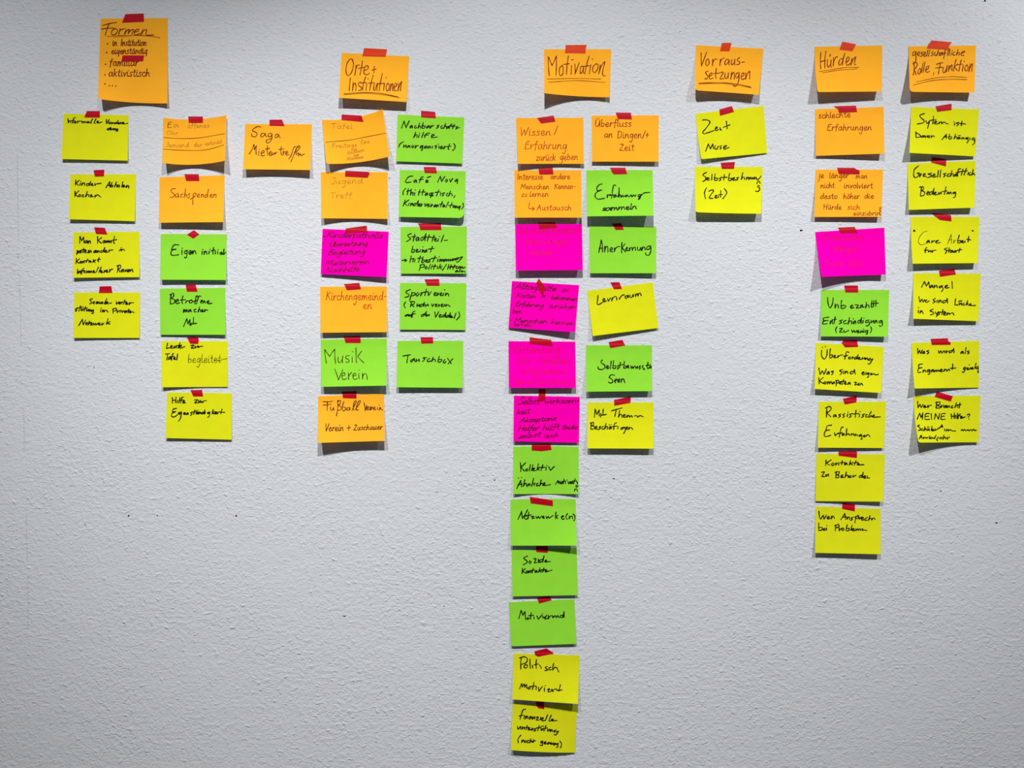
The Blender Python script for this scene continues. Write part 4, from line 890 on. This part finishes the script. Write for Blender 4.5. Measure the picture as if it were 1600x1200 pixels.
note('y', '1275,535.6 1381,542 1376.9,614 1273,607.8', (9, 8), '1315,535.6 1318,531.5 1339,531 1341,542 1320.6,542.8', 'bk',
     'yellow note reading "Überforderung, Was sind eigne Kompetenzen"',
     [('T', 1230, 510, 8, '430,300 430,370 465,408 495,360 500,290;440,262 442,263;478,252 480,253;540,280 530,390 560,385 565,355 540,360;580,379 602,371 601,362 589,362 580,379 589,392 615,388;635,365 630,390! 655,365 695,355;770,325 740,320 720,410;705,375 755,362;780,380 765,395 785,408 795,385;815,380 810,405! 830,385;865,380 840,395 845,410 870,395 885,355! 875,410;890,399 908,395 907,387 897,387 890,400 894,412 925,410;940,390 938,410 965,390! 970,412;980,395 980,412! 1000,395 1005,415;1040,400 1015,410 1020,425 1070,405! 1030,470 1010,465;395,520 410,600! 440,555! 460,600! 490,530;520,565 495,580 500,600 525,570! 525,598;580,560 550,565 575,580 555,605;690,540 655,555 685,575 660,605;705,560 700,590;725,560 720,590! 745,560 760,590;820,560 790,570 795,595 825,580 840,540! 850,598;935,588 962,582 960,571 946,571 934,589 944,605 970,600;985,575 980,600;1020,580 1000,585 1000,600 1025,585! 1015,630 1000,635;1040,595 1060,585 1045,605 1070,600 1085,590! 1100,605 1140,600;395,640 400,720;450,640 400,680! 450,715;475,690 455,705 475,720 485,695;505,690 500,720! 525,690 528,718! 550,690 560,720;575,695 570,720! 590,695 595,715;620,675 610,745;605,680 645,675 640,705 612,710;650,709 672,701 671,692 659,692 650,710 659,720 680,718;705,665 690,725;670,690 730,685;715,717 733,706 732,697 722,697 715,718 721,725 750,720;765,700 762,725! 785,700 790,728;840,700 865,700 845,730 880,725;880,725 900,710 890,735 915,730! 925,710 945,735')])
note('y', '1279.4,627.5 1384.4,627.5 1381,700 1278,699.4', (7, 4), '1317,623 1338.8,618 1338.6,624 1338,628.8 1320,632', 'bk',
     'yellow note reading "Rassistische Erfahrungen"',
     [('T', 1230, 600, 8, '495,295 490,415;480,300 530,280 550,310 520,345 490,355! 545,410;610,385 580,390 580,412 610,395! 615,412;670,375 645,385 665,400 640,420;720,370 695,385 715,400 695,420;755,375 750,410;760,350 762,352;810,370 780,380 800,400 775,420;860,330 850,415;820,375 895,370;905,380 900,412;910,345 912,347;970,375 940,385 955,400 930,420;1000,380 980,395 985,415 1005,410;1050,345 1015,412 1030,415! 1050,395 1060,412;1070,404 1088,396 1087,387 1077,387 1070,404 1079,415 1165,410;555,515 500,525 485,580! 530,575! 475,590 465,650 500,655 545,640;590,610 600,645! 640,610;700,540 675,550 650,665;640,620 690,610;700,620 685,635 695,645 710,620! 715,640;745,560 735,645! 760,620 780,640;800,620 800,640 825,620! 835,640;850,625 848,648! 870,630 880,650;925,630 900,640 905,655 930,640! 935,690 920,685;950,650 970,640 955,660 980,655 1000,635 1020,640 1035,660')])
note('y', '1275.6,708.8 1383,710 1379.4,783.8 1274.4,783', (2.5, 7), '1310,705.6 1336,704.4 1339.4,706 1338.8,715.6 1310.6,712', 'bk',
     'yellow note reading "Kontakte zu Behörden"',
     [('T', 1230, 680, 8, '485,310 480,380;550,310 490,345! 530,375;575,345 550,365 570,380 590,355;610,345 605,375! 635,345 645,375;690,320 680,370;655,345 720,340;735,345 715,360 725,372 745,348! 750,370;790,320 775,375;815,340 785,352! 815,372;860,320 840,375;825,348 885,340;875,367 898,359 896,353 884,353 874,368 889,372 960,368;430,465 465,460 435,515 470,515;485,490 485,515 515,485! 518,512;615,455 605,530;600,465 650,455 640,490 615,495! 650,510 640,530 605,530;670,518 697,507 696,496 680,496 669,519 678,530 705,525;740,460 720,530! 745,500 765,505 760,530;790,505 775,525 795,530 800,508;825,500 820,525! 860,500;930,500 900,515 905,532 935,515 950,465! 940,530;955,524 978,517 976,507 964,507 954,524 964,538 985,532;1000,510 1000,535! 1030,535')])
note('y', '1274.4,791 1376,795 1376,866 1273.8,863.8', (8, 9), '1316,785 1336,788 1335.6,799 1316,795', 'bk',
     'yellow note reading "Wen Ansprechen bei Problemen"',
     [('T', 1230, 760, 8, '395,310 405,385 420,410! 450,360! 460,410! 490,360;500,399 527,387 526,377 510,377 499,399 508,408 540,400;555,370 550,405! 575,370 590,400;670,415 720,340! 730,410;690,385 740,380;750,385 748,410! 770,380 780,410;825,385 795,395 815,410 790,425;860,380 845,455;845,385 890,365 885,395 855,405;900,385 898,410! 930,380;925,404 952,397 950,386 936,386 924,404 934,420 965,415;1000,390 970,405 975,425 1000,420;1035,365 1015,425! 1040,395;1055,400 1055,420! 1080,395 1100,412;395,460 395,545 430,545 440,515 400,515;445,540 470,525 455,548 480,545 490,520! 492,545;497,490 499,492;610,485 600,555;595,490 640,475 645,505 608,520;650,520 650,555! 680,520;700,520 680,540 700,555 710,530;750,480 735,550 770,550 775,525 745,525;810,490 795,550;810,539 837,536 836,527 820,527 809,540 824,555 850,550;860,530 858,552! 885,530 890,550! 910,530 915,550;930,540 945,530 940,550 965,545 995,552')])
# "gesellschaftliche Rolle, Funktion"
note('o', '1419.4,72.5 1525,71 1522.5,144.8 1421.5,143.5', (14, 9, 9), '1455.6,63 1487.5,66 1483,72 1481,77.8 1448,75.6 1450.5,69.5', 'hd',
     'orange heading note reading "gesellschaftliche Rolle, Funktion", double underlined',
     [('T', 1380, 50, 8, '395,245 370,260 370,295 395,285 410,245! 410,330 400,390;430,280 455,270 455,250 435,255 430,285 460,300;500,250 475,260 490,280 480,305 460,300;505,285 530,270 525,250 505,270 515,305 545,290;560,225 545,300;585,220 565,305;625,245 605,260 620,280 600,300;655,255 635,270 640,295 665,285;690,225 670,295! 690,255 705,260 700,295;735,255 710,270 715,295 740,255! 740,290;790,225 775,220 765,280 755,335;745,270 785,262;820,210 800,295;835,215 820,295;855,260 845,290;862,235 865,238;895,250 870,265 875,290 900,285;935,225 915,290! 935,260 955,260 945,290;970,270 1000,262 1020,245 995,245 970,275 985,295 1010,290'), ('T', 1380, 50, 8, '380,375 390,450 375,540;370,400 410,375 425,410 400,460 385,465! 400,500 410,535;455,460 435,490 440,525 465,510 470,465 455,455;499,386 486,450 480,508;523,375 510,440 502,505;530,475 560,460 570,425 545,435 530,480 545,505 580,490'), ('~', '1459.2,113 1458.4,117.6', 1.2),
      ('T', 1380, 50, 8, '665,405 720,385 750,385;715,390 700,460 690,525;655,450 740,440;755,440 745,490 765,510 790,460 800,420! 790,500;825,420 815,490! 830,450 860,410 855,480;910,345 890,420 875,490;930,400 890,435! 905,455 925,480;975,350 960,420 945,490;930,410 985,400;1000,410 990,490;1010,365 1014,370;1050,410 1025,430 1025,480 1050,480 1060,440 1045,410;1085,400 1070,495! 1090,440 1115,395 1105,495'), ('~', '1431.9,128 1461,121.9 1486,119.8 1511,121', 1.0),
      ('~', '1427.5,132.9 1455,126.2 1483.8,123.8 1510.6,124.4', 1.1)], r=6, tcol='o')
note('y', '1423.8,166.9 1530,171 1523.8,244.4 1421,238.8', (11, 3), '1461.9,166 1486.9,162 1486.9,171.9 1464.4,174.8', 'bk',
     'yellow note reading "Sytem ist Davon Abhängig"',
     [('T', 1380, 140, 8, '515,300 460,320 470,350 510,385 500,415 425,430;535,390 550,425 580,390! 555,485;630,335 620,430;590,385 660,375;640,418 667,407 666,396 650,396 639,419 654,430 685,425;700,405 698,428! 725,400 735,428! 760,405 790,425 810,428;895,420 890,445;885,400 887,402;945,410 915,420 940,435 920,455;985,395 975,455;955,425 1030,430;410,530 410,595;405,535 450,560 470,590 410,598;495,575 480,590 495,598 505,575! 510,595;520,575 530,598! 550,575;570,575 555,592 575,600 580,580;600,575 600,600! 625,575 640,590;735,625 790,560! 790,610;755,595 800,590;830,560 820,610 850,615 855,590 825,590;905,560 885,615! 910,590 925,595 920,615;950,595 930,608 940,618 960,598! 960,615;940,575 965,575;985,600 980,620! 1005,600 1010,618;1065,600 1030,605 1035,620 1060,610! 1060,650 1045,665;1085,605 1082,630;1140,605 1110,612 1115,632 1145,620! 1140,670 1115,690')])
note('y', '1418,255.6 1525,251 1522.5,324.4 1420,328', (6, 8), '1456.5,245 1478.8,249 1478,260 1455,253.8', 'bk',
     'yellow note reading "Gesellschaftliche Bedeutung"',
     [('T', 1380, 235, 8, '440,195 390,240 380,310 400,340 440,320 445,280! 420,290;460,290 455,330! 480,290;500,314 527,302 526,291 510,291 499,314 504,325 540,325;605,285 560,295 600,310 605,325 550,340;620,318 647,308 646,296 630,296 619,319 628,335 665,325;690,250 680,335;720,245 710,335;785,285 755,295 775,310 755,335;830,290 800,305 805,325 835,320;860,255 840,325! 865,290 880,300 875,325;910,295 890,315 900,325 920,295! 920,322;970,230 940,240 930,325;910,280 970,265;1000,235 975,310;1040,225 1010,310;960,265 1050,255;1065,275 1055,305;1090,275 1070,290 1080,310 1100,300;1125,240 1105,310! 1130,285 1140,305 1165,310;480,455 465,560;455,460 500,455 500,490 475,500! 520,525 510,560 465,570;545,543 572,528 570,516 556,516 544,544 554,555 580,550;610,515 580,530 585,555 615,535 635,475! 625,555;640,544 662,532 661,521 649,521 640,544 649,555 680,550;695,525 695,550 725,520! 725,545;785,455 765,550;740,515 800,505;800,525 800,545 820,520! 825,545! 845,520 850,545;900,520 870,530 875,545 905,525! 900,580 875,590')])
note('y', '1423,338.8 1530.6,338.8 1527.5,411 1426,412', (10, 8), '1456,332.5 1486,336 1486.9,346 1468.8,343.8 1458.8,336', 'bk',
     'yellow note reading "Care Arbeit" in large letters above "für Staat"',
     [('*', 1428.5, 360.6, 1.9), ('*', 1519.8, 360.6, 1.5), ('T', 1380, 320, 8, '545,330 500,345 450,410 440,465 470,500 520,490 555,465', 'bt'), ('T', 1380, 320, 8, '565,445 545,460 550,475 575,450! 580,475;610,450 605,475! 625,455 645,450;655,470 685,450 690,445 660,455 670,480 715,470;950,380 930,470 960,475 975,450 940,450;980,469 998,456 997,447 987,447 980,470 989,475 1015,468;1020,450 1025,468;1070,395 1060,465;1045,430 1095,440;545,535 530,545 525,600;515,570 555,565;570,570 565,590 590,572! 595,590;610,570 610,595! 635,570 660,568;800,540 765,555 795,575 775,610;825,540 820,595;800,570 845,565;860,570 840,585 850,598 870,572! 870,595;900,572 880,585 890,598 910,572! 912,595;960,545 945,595;925,570 985,560'),
      ('T', 1380, 320, 8, '805,490 850,370! 855,480;815,440 860,435;885,440 880,480! 900,445 915,440', 'bt')], lp=1.8)
note('y', '1426.9,426.9 1532.5,427.5 1528.8,501.9 1426.9,498', (10, 5), '1467,423 1491,419.8 1493.8,428.8 1468.8,432.5', 'bk',
     'yellow note reading "Mangel, Wo sind Lücken in System"',
     [('T', 1380, 405, 8, '480,350 515,280! 540,335! 570,285! 580,355;610,325 585,340 590,358 615,328! 620,355;640,325 635,358! 665,325 675,355;740,330 700,340 705,360 735,340! 750,370 730,405;770,350 800,335 805,325 775,335 780,360 825,355;860,280 865,365;445,470 460,535! 485,500! 500,535! 520,505;545,510 525,525 545,540 575,520;650,490 625,510 650,530 620,548;675,515 670,540;695,515 692,545! 715,510 725,540;780,515 745,525 750,548 785,530 800,490! 805,550;905,495 895,570! 935,572;950,545 950,570 975,545! 980,572;945,525 985,520;1010,550 990,560 995,575 1020,570;1055,520 1035,575;1060,550 1045,560! 1070,575;1080,569 1098,565 1097,558 1087,558 1080,570 1089,580 1155,578;440,640 440,670;440,605 442,607;465,645 460,675! 480,645 500,680;625,625 585,645 620,660 630,685 590,695;650,660 665,685 690,655! 665,720;715,660 690,670 705,685 685,700;745,630 735,695;715,665 775,655;755,688 782,677 780,666 766,666 754,689 764,700 790,695;800,670 798,695! 820,672 830,690! 850,675 870,670 885,700')])
note('y', '1424.4,535.6 1530,532.5 1529.4,605.6 1429,607', (15, 5, 1), '1454,529.4 1481,528.5 1481.5,533 1485.6,535 1485,538.8 1456,539', 'bk',
     'yellow note beginning "Was wird als", its left edge lifted off the wall',
     [('T', 1380, 510, 8, '430,275 435,340! 455,300! 470,340! 490,295;510,310 490,330 505,340 515,312! 520,338;570,300 545,310 570,325 550,345;690,305 700,335! 720,305! 735,335! 755,305;770,305 768,330;790,305 788,332! 810,305;860,300 825,310 830,330 860,315 880,275! 885,330;990,310 970,325 975,340 1000,315! 1005,340;1035,265 1025,340;1075,305 1050,315 1075,328 1055,345;490,470 445,480 445,520! 485,515! 440,530 435,575 470,572;500,545 495,575! 520,545 530,570;580,540 550,550 555,570 580,550! 580,590 560,600;620,540 595,555 605,570 625,542! 630,565;645,545 642,570! 665,545 670,565! 690,545 700,562;710,559 737,547 736,537 720,537 709,559 718,568 750,560;765,535 762,560! 785,535 795,560! 820,535 830,555;870,470 865,540;840,525 910,520;1035,510 1005,520 1010,540 1030,525! 1010,570 985,570;1045,534 1063,525 1062,518 1052,518 1045,535 1049,540 1080,535;1090,515 1085,535;1075,480 1077,482;1100,529 1122,520 1121,513 1109,513 1100,530 1109,535 1130,530;1160,460 1145,525;1190,500 1160,510 1165,530 1190,515! 1188,580 1180,560')], lp=1.3)
note('y', '1428,618.8 1531.9,618 1528.8,691 1435,691.5', (22, 8, 4), '1463.5,611.6 1489,619 1485.6,627.5 1460.6,620', 'bk',
     'yellow note reading "Wer Braucht MEINE Hilfe?", lower left corner lifted off the wall',
     [('T', 1380, 600, 8, '430,220 435,295! 460,255! 475,295! 500,255;505,284 528,276 526,267 514,267 504,284 514,295 545,285;560,265 558,295! 580,270 605,265;670,225 660,300;655,235 710,225 705,255 670,265! 715,285 705,300 660,300;725,265 722,295! 755,262;775,270 755,285 765,298 785,270! 785,295;800,270 800,295 825,270! 828,295;870,270 850,285 855,300 875,292;915,235 895,295! 915,265 930,270 930,295;960,235 950,300;930,262 975,258;425,440 455,365! 475,420! 495,360! 490,445;575,370 530,375 525,440 580,440;525,405 570,402;600,370 605,445;640,440 655,370! 690,440! 705,365;775,370 730,375 725,440 775,440;725,405 765,402;850,375 855,435;890,365 885,430;850,405 890,400;905,390 902,428;930,365 920,432;965,375 945,385 935,435;925,400 965,395;965,419 988,411 986,402 974,402 964,420 974,430 1025,410;1050,385 1080,375 1080,395 1060,415;1072,437 1075,438;455,515 430,525 455,545 465,570 440,582;490,555 470,570 480,582 500,575;520,535 510,585! 530,555 540,580;555,560 555,582 575,560! 578,582;555,538 575,538;610,530 600,585;605,577 628,570 626,563 614,563 604,578 614,585 640,580;650,560 650,580 715,540;705,550 735,510! 740,545;715,535 745,532;770,565 768,585;790,568 788,588! 810,568 815,585! 840,570 860,585 905,588;975,580 990,568 1000,585! 1020,568 1030,585 1060,570! 1075,585! 1100,570 1110,585! 1130,565 1140,580 1165,578;450,685 475,640! 480,680;460,665 485,662;500,665 500,685 520,665! 540,680! 560,665;580,650 575,685;600,665 585,680 605,685 615,668! 640,685! 660,640;690,665 670,690 680,710;720,665 705,680 725,685 735,668;760,640 745,690! 770,665 785,685;800,665 800,690! 830,660')],
     lp=2.0, r=3)
